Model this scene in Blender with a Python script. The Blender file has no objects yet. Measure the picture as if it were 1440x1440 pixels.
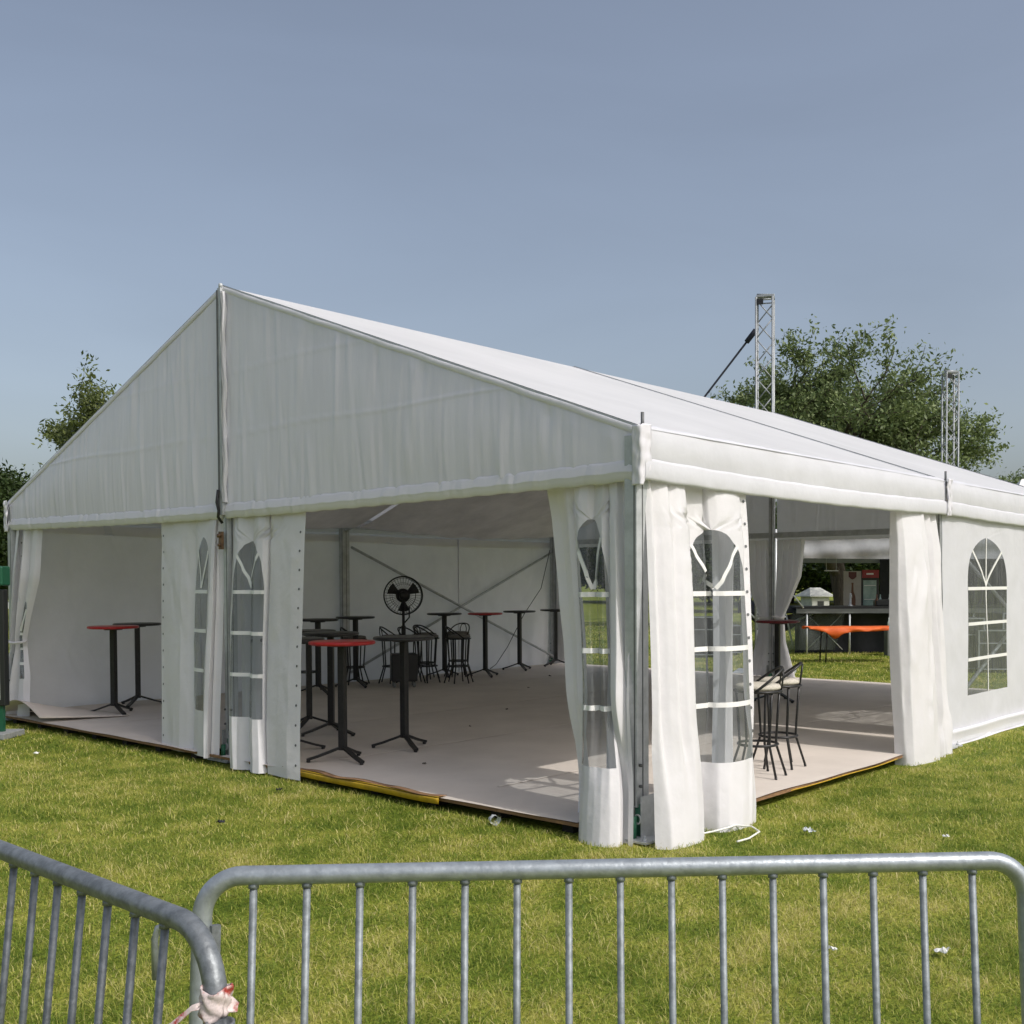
import bpy, math, random
import numpy as np
from mathutils import Vector, Matrix
R = math.radians
PI = math.pi
random.seed(7); rng = np.random.default_rng(7)
scene = bpy.context.scene
COL = scene.collection

# ------------------------------------------------------------------ camera, world, sun, exposure
YAW, PITCH, ROLL = -0.7018, -0.0247, -0.003
CAM = Vector((4.3715, -5.7186, 1.7299)); F = 1510.5
fw = Vector((math.sin(YAW)*math.cos(PITCH), math.cos(YAW)*math.cos(PITCH), math.sin(PITCH)))
rt = Vector((math.cos(YAW), -math.sin(YAW), 0)); up = rt.cross(fw)
r2 = rt*math.cos(ROLL)+up*math.sin(ROLL); u2 = -rt*math.sin(ROLL)+up*math.cos(ROLL)
cd = bpy.data.cameras.new('camera'); cam = bpy.data.objects.new('camera', cd); COL.objects.link(cam)
cam.matrix_world = Matrix(((r2.x,u2.x,-fw.x,CAM.x),(r2.y,u2.y,-fw.y,CAM.y),(r2.z,u2.z,-fw.z,CAM.z),(0,0,0,1)))
cd.sensor_width = 36; cd.lens = F/1440*36; cd.shift_x = -106.8/1440; cd.shift_y = 135.0/1440
cd.clip_start = 0.05; cd.clip_end = 2000
scene.camera = cam

SUN_EL, SUN_AZ = 47.0, 4.0            # azimuth from +X towards +Y
w = bpy.data.worlds.new('World'); scene.world = w; w.use_nodes = True
nt = w.node_tree; nt.nodes.clear()
sky = nt.nodes.new('ShaderNodeTexSky'); sky.sky_type = 'NISHITA'; sky.sun_disc = False
sky.sun_elevation = R(SUN_EL); sky.sun_rotation = R(90-SUN_AZ)
sky.air_density = 1.0; sky.dust_density = 4.0; sky.ozone_density = 1.3; sky.altitude = 0
hs = nt.nodes.new('ShaderNodeHueSaturation'); hs.inputs['Saturation'].default_value = 0.72
bg = nt.nodes.new('ShaderNodeBackground'); bg.inputs['Strength'].default_value = 0.12
wo = nt.nodes.new('ShaderNodeOutputWorld')
nt.links.new(sky.outputs[0], hs.inputs['Color']); tcw = nt.nodes.new('ShaderNodeTexCoord'); mpw = nt.nodes.new('ShaderNodeMapping'); mpw.inputs['Scale'].default_value = (1.2, 1.2, 5.0)
nw = nt.nodes.new('ShaderNodeTexNoise'); nw.inputs['Scale'].default_value = 1.6; nw.inputs['Detail'].default_value = 5; nw.inputs['Distortion'].default_value = .6
mw = nt.nodes.new('ShaderNodeMapRange'); mw.inputs[1].default_value = .3; mw.inputs[2].default_value = .7; mw.inputs[3].default_value = .955; mw.inputs[4].default_value = 1.05
vm = nt.nodes.new('ShaderNodeVectorMath'); vm.operation = 'SCALE'
nt.links.new(tcw.outputs['Generated'], mpw.inputs[0]); nt.links.new(mpw.outputs[0], nw.inputs['Vector']); nt.links.new(nw.outputs['Fac'], mw.inputs[0])
nt.links.new(hs.outputs[0], vm.inputs[0]); nt.links.new(mw.outputs[0], vm.inputs['Scale']); nt.links.new(vm.outputs[0], bg.inputs[0]); nt.links.new(bg.outputs[0], wo.inputs[0])
sd = bpy.data.lights.new('sun', 'SUN'); sd.energy = 2.15; sd.angle = R(0.6); sd.color = (1.0, 0.955, 0.90)
sun = bpy.data.objects.new('sun', sd); COL.objects.link(sun)
sdir = Vector((math.cos(R(SUN_EL))*math.cos(R(SUN_AZ)), math.cos(R(SUN_EL))*math.sin(R(SUN_AZ)), math.sin(R(SUN_EL))))
sun.rotation_euler = (-sdir).to_track_quat('-Z', 'Y').to_euler(); sun.location = (20, 0, 20)
scene.view_settings.view_transform = 'Standard'; scene.view_settings.look = 'None'
scene.view_settings.exposure = 0.25; scene.view_settings.gamma = 1
scene.cycles.transparent_max_bounces = 16
scene.cycles.max_bounces = 8

# ------------------------------------------------------------------ materials
def mat(name, base=(.5,.5,.5), rough=.5, metal=0.0, noise=None, bump=None, transl=0.0, spec=.5, stretch=(1,1,1), col2=None, nrange=(.35,.65)):
    m = bpy.data.materials.new(name); m.use_nodes = True; t = m.node_tree; N = t.nodes; Lk = t.links
    p = N['Principled BSDF']; out = N['Material Output']
    p.inputs['Base Color'].default_value = (*base, 1); p.inputs['Roughness'].default_value = rough
    p.inputs['Metallic'].default_value = metal; p.inputs['Specular IOR Level'].default_value = spec
    tc = N.new('ShaderNodeTexCoord'); mp = N.new('ShaderNodeMapping'); mp.inputs['Scale'].default_value = stretch
    Lk.new(tc.outputs['Object'], mp.inputs[0])
    colsock = None
    if noise:
        c2 = col2 or tuple(c*.8 for c in base)
        n = N.new('ShaderNodeTexNoise'); n.inputs['Scale'].default_value = noise; n.inputs['Detail'].default_value = 6
        n.inputs['Roughness'].default_value = .65
        Lk.new(mp.outputs[0], n.inputs['Vector'])
        mr = N.new('ShaderNodeMapRange'); mr.inputs[1].default_value = nrange[0]; mr.inputs[2].default_value = nrange[1]
        Lk.new(n.outputs['Fac'], mr.inputs[0])
        mx = N.new('ShaderNodeMix'); mx.data_type = 'RGBA'; mx.inputs['A'].default_value = (*c2, 1); mx.inputs['B'].default_value = (*base, 1)
        Lk.new(mr.outputs[0], mx.inputs['Factor']); Lk.new(mx.outputs['Result'], p.inputs['Base Color']); colsock = mx.outputs['Result']
    if bump:
        sc, st, dist = bump
        n2 = N.new('ShaderNodeTexNoise'); n2.inputs['Scale'].default_value = sc; n2.inputs['Detail'].default_value = 4
        Lk.new(mp.outputs[0], n2.inputs['Vector'])
        b = N.new('ShaderNodeBump'); b.inputs['Strength'].default_value = st; b.inputs['Distance'].default_value = dist
        Lk.new(n2.outputs['Fac'], b.inputs['Height']); Lk.new(b.outputs[0], p.inputs['Normal'])
    if transl > 0:
        tr = N.new('ShaderNodeBsdfTranslucent'); ms = N.new('ShaderNodeMixShader'); ms.inputs[0].default_value = transl
        if colsock: Lk.new(colsock, tr.inputs['Color'])
        else: tr.inputs['Color'].default_value = (*base, 1)
        Lk.new(p.outputs[0], ms.inputs[1]); Lk.new(tr.outputs[0], ms.inputs[2]); Lk.new(ms.outputs[0], out.inputs['Surface'])
    return m

M = {}
M['pvc'] = mat('white_pvc_fabric', (.75,.755,.80), .42, noise=3.0, col2=(.70,.705,.745), bump=(6,.3,.03), transl=.20, spec=.4)
M['curtain'] = mat('white_curtain_fabric', (.86,.85,.87), .32, noise=2.5, col2=(.81,.80,.82), bump=(7,.38,.024), transl=.24, spec=.4)
M['gable'] = mat('gable_fabric', (.87,.85,.95), .27, noise=1.4, col2=(.82,.80,.90), bump=(2.2,.26,.05), transl=.10, spec=.5, stretch=(3.5,1,.5))
M['roof'] = mat('roof_fabric', (.74,.745,.755), .5, noise=.7, col2=(.68,.685,.695), bump=(1.2,.25,.08), transl=.22, spec=.3)
M['band'] = mat('band_fabric', (.84,.83,.88), .36, bump=(9,.25,.02), transl=.2, stretch=(2,1,.6))
M['liner'] = mat('liner_fabric', (.74,.71,.67), .7, noise=2, transl=.38, spec=.2)
M['bar'] = mat('white_glazing_strip', (.85,.85,.83), .4, transl=.1)
M['alu'] = mat('aluminium', (.56,.58,.60), .45, .25, noise=8, col2=(.42,.44,.45), bump=(40,.1,.005))
M['alu_dark'] = mat('dark_groove', (.13,.135,.14), .5, .3)
M['truss'] = mat('weathered_truss_aluminium', (.36,.38,.40), .5, .3, noise=8, col2=(.26,.28,.29))
M['bars'] = mat('dull_grey_galvanised_bars', (.27,.30,.32), .55, .35, noise=34, col2=(.15,.17,.18), bump=(60,.3,.003), nrange=(.36,.62))
M['galv'] = mat('galvanised_steel', (.40,.44,.47), .40, .55, noise=30, col2=(.29,.32,.345), bump=(60,.3,.004), nrange=(.36,.62))
M['galv_dull'] = mat('dull_galvanised_steel', (.24,.26,.275), .48, .5, noise=34, col2=(.15,.165,.175), bump=(60,.4,.004), nrange=(.38,.6))
M['tabletop_black'] = mat('black_tabletop', (.035,.036,.038), .35, noise=30, col2=(.02,.02,.02))
M['tabletop_red'] = mat('red_tabletop', (.50,.02,.02), .3, noise=20, col2=(.38,.015,.015))
M['dark_red'] = mat('dark_red_tabletop', (.20,.012,.02), .35, noise=20, col2=(.12,.01,.015))
M['blackmetal'] = mat('black_metal', (.03,.03,.032), .38, .3, noise=40, col2=(.018,.018,.018))
M['cushion'] = mat('cream_seat_fabric', (.62,.58,.50), .8, noise=60, col2=(.45,.42,.36), bump=(120,.4,.003))
M['cushion_grey'] = mat('grey_seat_fabric', (.20,.19,.17), .8, noise=60, col2=(.14,.13,.12), bump=(120,.4,.003))
M['carpet'] = mat('beige_carpet', (.66,.60,.54), .92, noise=1.3, col2=(.58,.525,.47), bump=(220,.35,.003), spec=.1)
M['yellow'] = mat('yellow_edge_tape', (.62,.40,.02), .5, noise=12, col2=(.45,.28,.02))
M['wood'] = mat('raw_plywood', (.30,.17,.08), .8, noise=14, col2=(.16,.09,.045), stretch=(1,1,6))
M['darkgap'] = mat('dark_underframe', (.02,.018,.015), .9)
M['bark'] = mat('bark', (.075,.060,.045), .95, noise=12, col2=(.035,.028,.02), bump=(18,.8,.04), stretch=(1,1,.3))
M['darktank'] = mat('black_plastic', (.018,.018,.02), .45)
M['white_paint'] = mat('white_paint', (.8,.8,.8), .4)
M['green'] = mat('green_sign_paint', (.012,.085,.045), .35)
M['blackplastic'] = mat('black_sign_frame', (.015,.017,.018), .35)
M['signwhite'] = mat('white_sign_face', (.62,.68,.66), .25)
M['concrete'] = mat('concrete_base', (.26,.27,.27), .9, noise=20)
M['orange'] = mat('orange_tablecloth', (.85,.16,.02), .6, noise=6, col2=(.72,.12,.015), transl=.15)
M['navy'] = mat('dark_navy_cloth', (.012,.015,.03), .7, noise=6, col2=(.008,.01,.016))
M['slate'] = mat('slate_skirt_cloth', (.028,.03,.038), .8, noise=5, col2=(.018,.02,.025))
M['valance_grey'] = mat('grey_tent_film', (.36,.37,.38), .75, noise=5, col2=(.29,.30,.31), transl=.1, spec=.1)
M['greytop'] = mat('grey_counter_top', (.16,.17,.165), .5, noise=6)
M['counter_black'] = mat('black_counter_top', (.02,.022,.022), .4)
M['brass'] = mat('rusty_brass', (.22,.13,.07), .5, .4, noise=25, col2=(.10,.06,.04))
M['poster'] = mat('beige_poster', (.42,.39,.36), .5, noise=9, col2=(.37,.34,.31))
M['brown'] = mat('brown_print', (.14,.06,.03), .5)
M['burgundy'] = mat('burgundy_badge', (.10,.02,.025), .4)
M['teal'] = mat('pale_teal_glass', (.36,.48,.46), .15, noise=6, col2=(.22,.32,.31))
M['redhead'] = mat('red_fridge_header', (.30,.02,.03), .3)
M['cable_white'] = mat('white_cable', (.75,.75,.7), .5)
M['paper'] = mat('white_paper', (.8,.8,.77), .7)
M['greenplate'] = mat('green_levelling_base', (.03,.16,.09), .4)
M['hut'] = mat('weathered_white_hut', (.55,.56,.52), .7, noise=4, col2=(.42,.43,.4))
M['redroof'] = mat('white_distant_tent', (.75,.75,.74), .5)

def glassmat(name, tint, gloss, milk, milkcol=(.75,.8,.82), bump=.3):
    m = bpy.data.materials.new(name); m.use_nodes = True; t = m.node_tree; N = t.nodes; Lk = t.links; N.clear()
    out = N.new('ShaderNodeOutputMaterial'); tr = N.new('ShaderNodeBsdfTransparent'); tr.inputs[0].default_value = (*tint, 1)
    gl = N.new('ShaderNodeBsdfGlossy'); gl.inputs['Roughness'].default_value = .09
    df = N.new('ShaderNodeBsdfDiffuse'); df.inputs[0].default_value = (*milkcol, 1)
    tc = N.new('ShaderNodeTexCoord'); mp = N.new('ShaderNodeMapping'); mp.inputs['Scale'].default_value = (4,4,1)
    n = N.new('ShaderNodeTexNoise'); n.inputs['Scale'].default_value = 5; n.inputs['Detail'].default_value = 3
    b = N.new('ShaderNodeBump'); b.inputs['Strength'].default_value = bump; b.inputs['Distance'].default_value = .05
    Lk.new(tc.outputs['Object'], mp.inputs[0]); Lk.new(mp.outputs[0], n.inputs['Vector']); Lk.new(n.outputs['Fac'], b.inputs['Height'])
    Lk.new(b.outputs[0], gl.inputs['Normal'])
    lw = N.new('ShaderNodeLayerWeight'); lw.inputs['Blend'].default_value = gloss
    Lk.new(b.outputs[0], lw.inputs['Normal'])
    m1 = N.new('ShaderNodeMixShader'); Lk.new(lw.outputs['Fresnel'], m1.inputs[0]); Lk.new(tr.outputs[0], m1.inputs[1]); Lk.new(gl.outputs[0], m1.inputs[2])
    m2 = N.new('ShaderNodeMixShader')
    mr = N.new('ShaderNodeMapRange'); mr.inputs[3].default_value = milk*.3; mr.inputs[4].default_value = milk*1.9
    Lk.new(n.outputs['Fac'], mr.inputs[0]); Lk.new(mr.outputs[0], m2.inputs[0])
    Lk.new(m1.outputs[0], m2.inputs[1]); Lk.new(df.outputs[0], m2.inputs[2]); Lk.new(m2.outputs[0], out.inputs[0])
    return m
M['pane'] = glassmat('clear_pvc_window', (.64,.67,.69), .26, .075)
M['film'] = glassmat('cloudy_plastic_sheet', (.7,.75,.72), .2, .14, (.3,.34,.31))
M['cup'] = glassmat('clear_plastic_cup', (.85,.87,.9), .35, .5)

# grass blades: colour from a per-blade attribute and world-space patches
def grassmat(name, blades):
    m = bpy.data.materials.new(name); m.use_nodes = True; t = m.node_tree; N = t.nodes; Lk = t.links
    p = N['Principled BSDF']; out = N['Material Output']; p.inputs['Roughness'].default_value = .6; p.inputs['Specular IOR Level'].default_value = .25 if blades else .05
    geo = N.new('ShaderNodeNewGeometry')
    def noise(sc, det=3):
        n = N.new('ShaderNodeTexNoise'); n.inputs['Scale'].default_value = sc; n.inputs['Detail'].default_value = det; Lk.new(geo.outputs['Position'], n.inputs['Vector']); return n
    def ramp(src, stops):
        r = N.new('ShaderNodeValToRGB'); e = r.color_ramp.elements
        e[0].position, e[0].color = stops[0][0], (*stops[0][1], 1); e[1].position, e[1].color = stops[-1][0], (*stops[-1][1], 1)
        for s in stops[1:-1]:
            q = e.new(s[0]); q.color = (*s[1], 1)
        Lk.new(src, r.inputs[0]); return r
    n1 = noise(.75, 5); n2 = noise(3.2, 4)
    add = N.new('ShaderNodeMath'); add.operation = 'ADD'; add.use_clamp = True
    mul = N.new('ShaderNodeMath'); mul.operation = 'MULTIPLY_ADD'; mul.inputs[1].default_value = .9; 
    Lk.new(n2.outputs['Fac'], mul.inputs[0]); 
    m5 = N.new('ShaderNodeMath'); m5.operation = 'MULTIPLY'; m5.inputs[1].default_value = .75; Lk.new(n1.outputs['Fac'], m5.inputs[0]); Lk.new(m5.outputs[0], mul.inputs[2])
    if blades:
        at = N.new('ShaderNodeAttribute'); at.attribute_name = 'rnd'
        ma = N.new('ShaderNodeMath'); ma.operation = 'MULTIPLY_ADD'; ma.inputs[1].default_value = .55; ma.inputs[2].default_value = -.27
        Lk.new(at.outputs['Fac'], ma.inputs[0]); Lk.new(ma.outputs[0], add.inputs[1])
        ma.inputs[1].default_value = .85; ma.inputs[2].default_value = -.74
    else:
        n3 = noise(55, 3); ma = N.new('ShaderNodeMath'); ma.operation = 'MULTIPLY_ADD'; ma.inputs[1].default_value = .7; ma.inputs[2].default_value = -.68
        Lk.new(n3.outputs['Fac'], ma.inputs[0]); Lk.new(ma.outputs[0], add.inputs[1])
    Lk.new(mul.outputs[0], add.inputs[0])
    if blades:
        cr = ramp(add.outputs[0], [(.20,(.12,.19,.025)),(.38,(.225,.30,.045)),(.55,(.375,.40,.075)),(.72,(.53,.50,.15)),(.92,(.66,.58,.28))])
    else:
        cr = ramp(add.outputs[0], [(.22,(.08,.12,.015)),(.45,(.16,.20,.028)),(.62,(.27,.28,.05)),(.85,(.38,.35,.10))])
    Lk.new(cr.outputs[0], p.inputs['Base Color'])
    if blades:
        tr = N.new('ShaderNodeBsdfTranslucent'); ms = N.new('ShaderNodeMixShader'); ms.inputs[0].default_value = .42
        Lk.new(cr.outputs[0], tr.inputs['Color']); Lk.new(p.outputs[0], ms.inputs[1]); Lk.new(tr.outputs[0], ms.inputs[2]); Lk.new(ms.outputs[0], out.inputs[0])
    else:
        b = N.new('ShaderNodeBump'); b.inputs['Strength'].default_value = .9; b.inputs['Distance'].default_value = .05; nb = noise(28, 4)
        Lk.new(nb.outputs['Fac'], b.inputs['Height']); Lk.new(b.outputs[0], p.inputs['Normal'])
    return m
M['grass'] = grassmat('grass_blade', True); M['lawn'] = grassmat('lawn_ground', False)

def leafmat(name, dark, light):
    m = bpy.data.materials.new(name); m.use_nodes = True; t = m.node_tree; N = t.nodes; Lk = t.links
    p = N['Principled BSDF']; out = N['Material Output']; p.inputs['Roughness'].default_value = .5; p.inputs['Specular IOR Level'].default_value = .3
    at = N.new('ShaderNodeAttribute'); at.attribute_name = 'rnd'
    mx = N.new('ShaderNodeMix'); mx.data_type = 'RGBA'; mx.inputs['A'].default_value = (*dark, 1); mx.inputs['B'].default_value = (*light, 1)
    Lk.new(at.outputs['Fac'], mx.inputs['Factor']); Lk.new(mx.outputs['Result'], p.inputs['Base Color'])
    tr = N.new('ShaderNodeBsdfTranslucent'); Lk.new(mx.outputs['Result'], tr.inputs['Color'])
    ms = N.new('ShaderNodeMixShader'); ms.inputs[0].default_value = .3; Lk.new(p.outputs[0], ms.inputs[1]); Lk.new(tr.outputs[0], ms.inputs[2]); Lk.new(ms.outputs[0], out.inputs[0])
    return m
M['leaf_dark'] = leafmat('leaf_dark', (.06,.10,.035), (.26,.32,.13))
M['leaf_mid'] = leafmat('leaf_mid', (.06,.095,.03), (.22,.25,.09))
M['leaf_deep'] = leafmat('leaf_deep', (.018,.035,.010), (.055,.085,.022))

# ------------------------------------------------------------------ mesh helpers
class MB:
    def __init__(s): s.v = []; s.f = []; s.m = []; s.sm = []
    def add(s, vs, fs, mi=0, smooth=False):
        o = len(s.v); s.v += [tuple(x) for x in vs]
        for f in fs: s.f.append(tuple(i+o for i in f)); s.m.append(mi); s.sm.append(smooth)
        return s
    def box(s, a, b, mi=0, rot=None, c=None):
        (x0,y0,z0),(x1,y1,z1) = a, b
        vs = [Vector(p) for p in ((x0,y0,z0),(x1,y0,z0),(x1,y1,z0),(x0,y1,z0),(x0,y0,z1),(x1,y0,z1),(x1,y1,z1),(x0,y1,z1))]
        if rot is not None:
            c = Vector(c) if c is not None else sum(vs, Vector())/8
            vs = [rot @ (p-c)+c for p in vs]
        return s.add(vs, [(0,3,2,1),(4,5,6,7),(0,1,5,4),(1,2,6,5),(2,3,7,6),(3,0,4,7)], mi)
    def tube(s, pts, r, seg=10, mi=0, cap=True, closed=False, smooth=True, sq=None):
        pts = [Vector(p) for p in pts]; n = len(pts); rs = r if isinstance(r, (list, tuple)) else [r]*n
        T = []
        for i in range(n):
            if closed: d = pts[(i+1) % n]-pts[i-1]
            else: d = pts[min(i+1, n-1)]-pts[max(i-1, 0)]
            T.append(d.normalized() if d.length > 1e-9 else Vector((0,0,1)))
        a = Vector((0,0,1)) if abs(T[0].z) < .9 else Vector((1,0,0))
        N = (a-T[0]*a.dot(T[0])).normalized(); vs = []
        for i in range(n):
            N = (N-T[i]*N.dot(T[i])); N = N.normalized() if N.length > 1e-6 else T[i].orthogonal().normalized()
            B = T[i].cross(N)
            for k in range(seg):
                t = 2*PI*(k+.5)/seg
                if sq: 
                    q = [(1,1),(-1,1),(-1,-1),(1,-1)][k % 4]; vs.append(pts[i]+N*q[0]*sq[0]+B*q[1]*sq[1])
                else: vs.append(pts[i]+(N*math.cos(t)+B*math.sin(t))*rs[i])
        fs = []
        for i in range(n if closed else n-1):
            j = (i+1) % n
            for k in range(seg):
                k2 = (k+1) % seg; fs.append((i*seg+k, i*seg+k2, j*seg+k2, j*seg+k))
        if cap and not closed: fs += [tuple(range(seg-1,-1,-1)), tuple((n-1)*seg+k for k in range(seg))]
        return s.add(vs, fs, mi, smooth and not sq)
    def bar(s, a, b, w, h, mi=0): return s.tube([a, b], 0, seg=4, mi=mi, sq=(h/2, w/2))
    def lathe(s, prof, c=(0,0,0), seg=24, mi=0, smooth=True):
        vs = []; fs = []; n = len(prof)
        for r, z in prof:
            for k in range(seg):
                t = 2*PI*k/seg; vs.append((c[0]+r*math.cos(t), c[1]+r*math.sin(t), c[2]+z))
        for i in range(n-1):
            for k in range(seg):
                k2 = (k+1) % seg; fs.append((i*seg+k, i*seg+k2, (i+1)*seg+k2, (i+1)*seg+k))
        if prof[0][0] > 1e-4: fs.append(tuple(range(seg-1,-1,-1)))
        if prof[-1][0] > 1e-4: fs.append(tuple((n-1)*seg+k for k in range(seg)))
        return s.add(vs, fs, mi, smooth)
    def grid(s, P, mi=0, smooth=True, closed=False):
        P = np.asarray(P); a, b = P.shape[:2]
        vs = P.reshape(-1, 3).tolist(); fs = []
        for i in range(a-1):
            for j in range(b-1): fs.append((i*b+j, i*b+j+1, (i+1)*b+j+1, (i+1)*b+j))
        return s.add(vs, fs, mi, smooth)
    def ribbon(s, pts, widths_dirs, mi=0, smooth=True):
        vs = []; fs = []
        for p, d in zip(pts, widths_dirs): vs += [Vector(p)-Vector(d), Vector(p)+Vector(d)]
        for i in range(len(pts)-1): fs.append((2*i, 2*i+1, 2*i+3, 2*i+2))
        return s.add(vs, fs, mi, smooth)
    def build(s, name, mats, parent=None, off=None):
        me = bpy.data.meshes.new(name)
        vs = s.v if off is None else [(x-off[0], y-off[1], z-off[2]) for x, y, z in s.v]
        me.from_pydata(vs, [], s.f)
        for m in (mats if isinstance(mats, (list, tuple)) else [mats]): me.materials.append(M[m])
        me.polygons.foreach_set('material_index', s.m); me.polygons.foreach_set('use_smooth', s.sm); me.update()
        o = bpy.data.objects.new(name, me); COL.objects.link(o)
        if parent: o.parent = parent
        return o

def thing(name, label, cat, loc=(0,0,0), rz=0, group=None, rx=0):
    o = bpy.data.objects.new(name, None); COL.objects.link(o); o.empty_display_size = .2
    o.location = loc; o.rotation_euler = (rx, 0, rz); tag(o, label, cat, group); return o
def tag(o, label=None, cat=None, group=None, kind=None):
    if label: o['label'] = label
    if cat: o['category'] = cat
    if group: o['group'] = group
    if kind: o['kind'] = kind
    return o
def copy_tree(o, parent=None):
    c = o.copy(); COL.objects.link(c); c.parent = parent
    for ch in [x for x in COL.objects if x.parent == o]: copy_tree(ch, c)
    return c
def solid(o, t=.004, offset=0):
    md = o.modifiers.new('thickness', 'SOLIDIFY'); md.thickness = t; md.offset = offset; return o
def bevel(o, wd=.004, seg=2):
    md = o.modifiers.new('bevel', 'BEVEL'); md.width = wd; md.segments = seg; md.limit_method = 'ANGLE'; return o
def place(px, depth, z=0):          # a spot at a distance from where the photographer stood
    f2 = Vector((fw.x, fw.y, 0)).normalized(); return Vector((CAM.x, CAM.y, 0))+f2*depth+rt*((px-826.8)/F*depth)+Vector((0,0,z))
def sm(t): t = np.clip(t, 0, 1); return t*t*(3-2*t)

# ------------------------------------------------------------------ ground
g = MB()
xs = np.concatenate([np.linspace(-400,-30,12), np.linspace(-25,15,41), np.linspace(20,300,10)]); ys = np.concatenate([np.linspace(-60,-12,5), np.linspace(-10,30,41), np.linspace(36,500,14)])
g.grid([[(x, y, 0) for x in xs] for y in ys])
ground = g.build('ground', 'lawn'); tag(ground, 'mown green and yellowish lawn', None, None, 'structure')

def blades():
    C2 = np.array([CAM.x, CAM.y]); f2 = np.array([fw.x, fw.y]); f2 /= np.linalg.norm(f2); r_ = np.array([rt.x, rt.y])
    P = []; W = []; H = []
    for d0, d1, dens, wd, ht in ((3.6,5.2,8000,.0028,.030),(5.2,7,5600,.0034,.030),(7,10,3000,.0046,.032),(10,15,1150,.007,.036),(15,26,330,.013,.042),(26,45,60,.03,.06)):
        wl = lambda d: (-(826.8+40)/F*d-.1, (1440-826.8+40)/F*d+.1)
        a = (wl(d1)[1]-wl(d1)[0])*(d1-d0); n = int(a*dens)
        d = rng.uniform(d0, d1, n); l = rng.uniform(wl(d1)[0], wl(d1)[1], n)
        k = (l > wl(1)[0]*d) & (l < wl(1)[1]*d); d = d[k]; l = l[k]
        p = C2+d[:,None]*f2+l[:,None]*r_
        inside = (p[:,0] > -9.97) & (p[:,0] < .15) & (p[:,1] > -.24) & (p[:,1] < 10.35)
        p = p[~inside]; P.append(p); W.append(np.full(len(p), wd)); H.append(np.full(len(p), ht))
    P = np.concatenate(P); W = np.concatenate(W); H = np.concatenate(H); n = len(P)
    clump = np.sin(P[:,0]*5.1+2*np.sin(P[:,1]*3.3))*np.sin(P[:,1]*4.7+1.5*np.sin(P[:,0]*2.9))
    clump2 = np.sin(P[:,0]*31+2*np.sin(P[:,1]*19))*np.sin(P[:,1]*27+1.5*np.sin(P[:,0]*23)); H = H*rng.uniform(.4, 1.35, n)*(1+.18*clump+.30*clump2); W = W*rng.uniform(.7, 1.3, n)
    lo = rng.random(n) < .02; H[lo] *= 1.3; W[lo] *= 1.2
    az = rng.uniform(0, 2*PI, n); lean = rng.uniform(.2, 2.0, n)
    dx, dy = np.cos(az), np.sin(az); sa = az+PI/2+rng.uniform(-.5,.5,n); sx, sy = np.cos(sa)*W, np.sin(sa)*W
    V = np.zeros((n, 5, 3), np.float32)
    def at(t, k): # spine point
        return P[:,0]+dx*H*lean*k, P[:,1]+dy*H*lean*k, H*t/np.sqrt(1+.30*lean**2)
    for i, (t, k, s) in enumerate(((0,0,-.5),(0,0,.5),(.6,.3,.42),(.6,.3,-.42),(1,.95,0))):
        x, y, z = at(t, k); V[:,i,0] = x+sx*s; V[:,i,1] = y+sy*s; V[:,i,2] = z-.002
    me = bpy.data.meshes.new('grass'); me.vertices.add(n*5); me.vertices.foreach_set('co', V.ravel())
    li = np.zeros((n, 7), np.int32); b = (np.arange(n)*5)[:,None]; li[:, :] = b+np.array([0,1,2,3,3,2,4])
    me.loops.add(n*7); me.loops.foreach_set('vertex_index', li.ravel())
    me.polygons.add(n*2); ls = np.zeros((n,2), np.int32); ls[:,0] = np.arange(n)*7; ls[:,1] = ls[:,0]+4
    me.polygons.foreach_set('loop_start', ls.ravel())
    me.update(calc_edges=True); me.validate()
    rn = np.clip(rng.normal(.5, .24, n)+.05*clump+.07*clump2, 0, 1); rn[lo] = 1.0
    at_ = me.attributes.new('rnd', 'FLOAT', 'POINT'); at_.data.foreach_set('value', np.repeat(rn, 5).astype(np.float32))
    me.materials.append(M['grass'])
    o = bpy.data.objects.new('grass', me); COL.objects.link(o); tag(o, 'short mown grass blades covering the lawn', 'grass', None, 'stuff'); print('blades', n)
blades()

# ------------------------------------------------------------------ marquee dimensions
X0, X1, XM = -10.0, 0.0, -5.0; Y1, Y2 = 5.1, 10.2; ZV, ZE, ZR = 2.40, 2.75, 4.56; ZF = .10
def roofz(x): return ZR-(ZR-ZE)*abs(x-XM)/5.0
marq = thing('marquee', 'large white frame marquee with open gable front, tied-back curtains and arched clear windows', 'marquee', (0,0,0))

# platform floor ---------------------------------------------------
fl = thing('event_floor', 'raised plywood floor covered with beige carpet under the marquee', 'floor', (-5,5,0))
g = MB(); FX0, FX1, FY0, FY1 = -9.95, .16, -.26, 10.4
nx, ny = 120, 110
xs = np.linspace(FX0, FX1, nx); ys = np.linspace(FY0, FY1, ny)
edge = lambda a, s: .012*np.sin(a*2.3+s)+.008*np.sin(a*5.7+s*2)
P = []
for j, y in enumerate(ys):
    row = []
    for i, x in enumerate(xs):
        yy = y-(edge(x,0)+.01 if j == 0 else 0); xx = x+(edge(y,1)+.005 if i == nx-1 else 0)
        row.append((xx, yy, ZF+.004*math.sin(x*1.9+y)*math.sin(y*1.3-x*.7)))
    P.append(row)
g.grid(P)
notch = lambda x, y: y < .22 and (x > -.32 or abs(x+5) < .22) or (x > .03 and y > Y1-.25)
kf = [k for k, f in enumerate(g.f) if not notch(*(sum(g.v[i][a] for i in f)/4 for a in (0,1)))]
g.f = [g.f[k] for k in kf]; g.m = [g.m[k] for k in kf]; g.sm = [g.sm[k] for k in kf]
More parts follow.
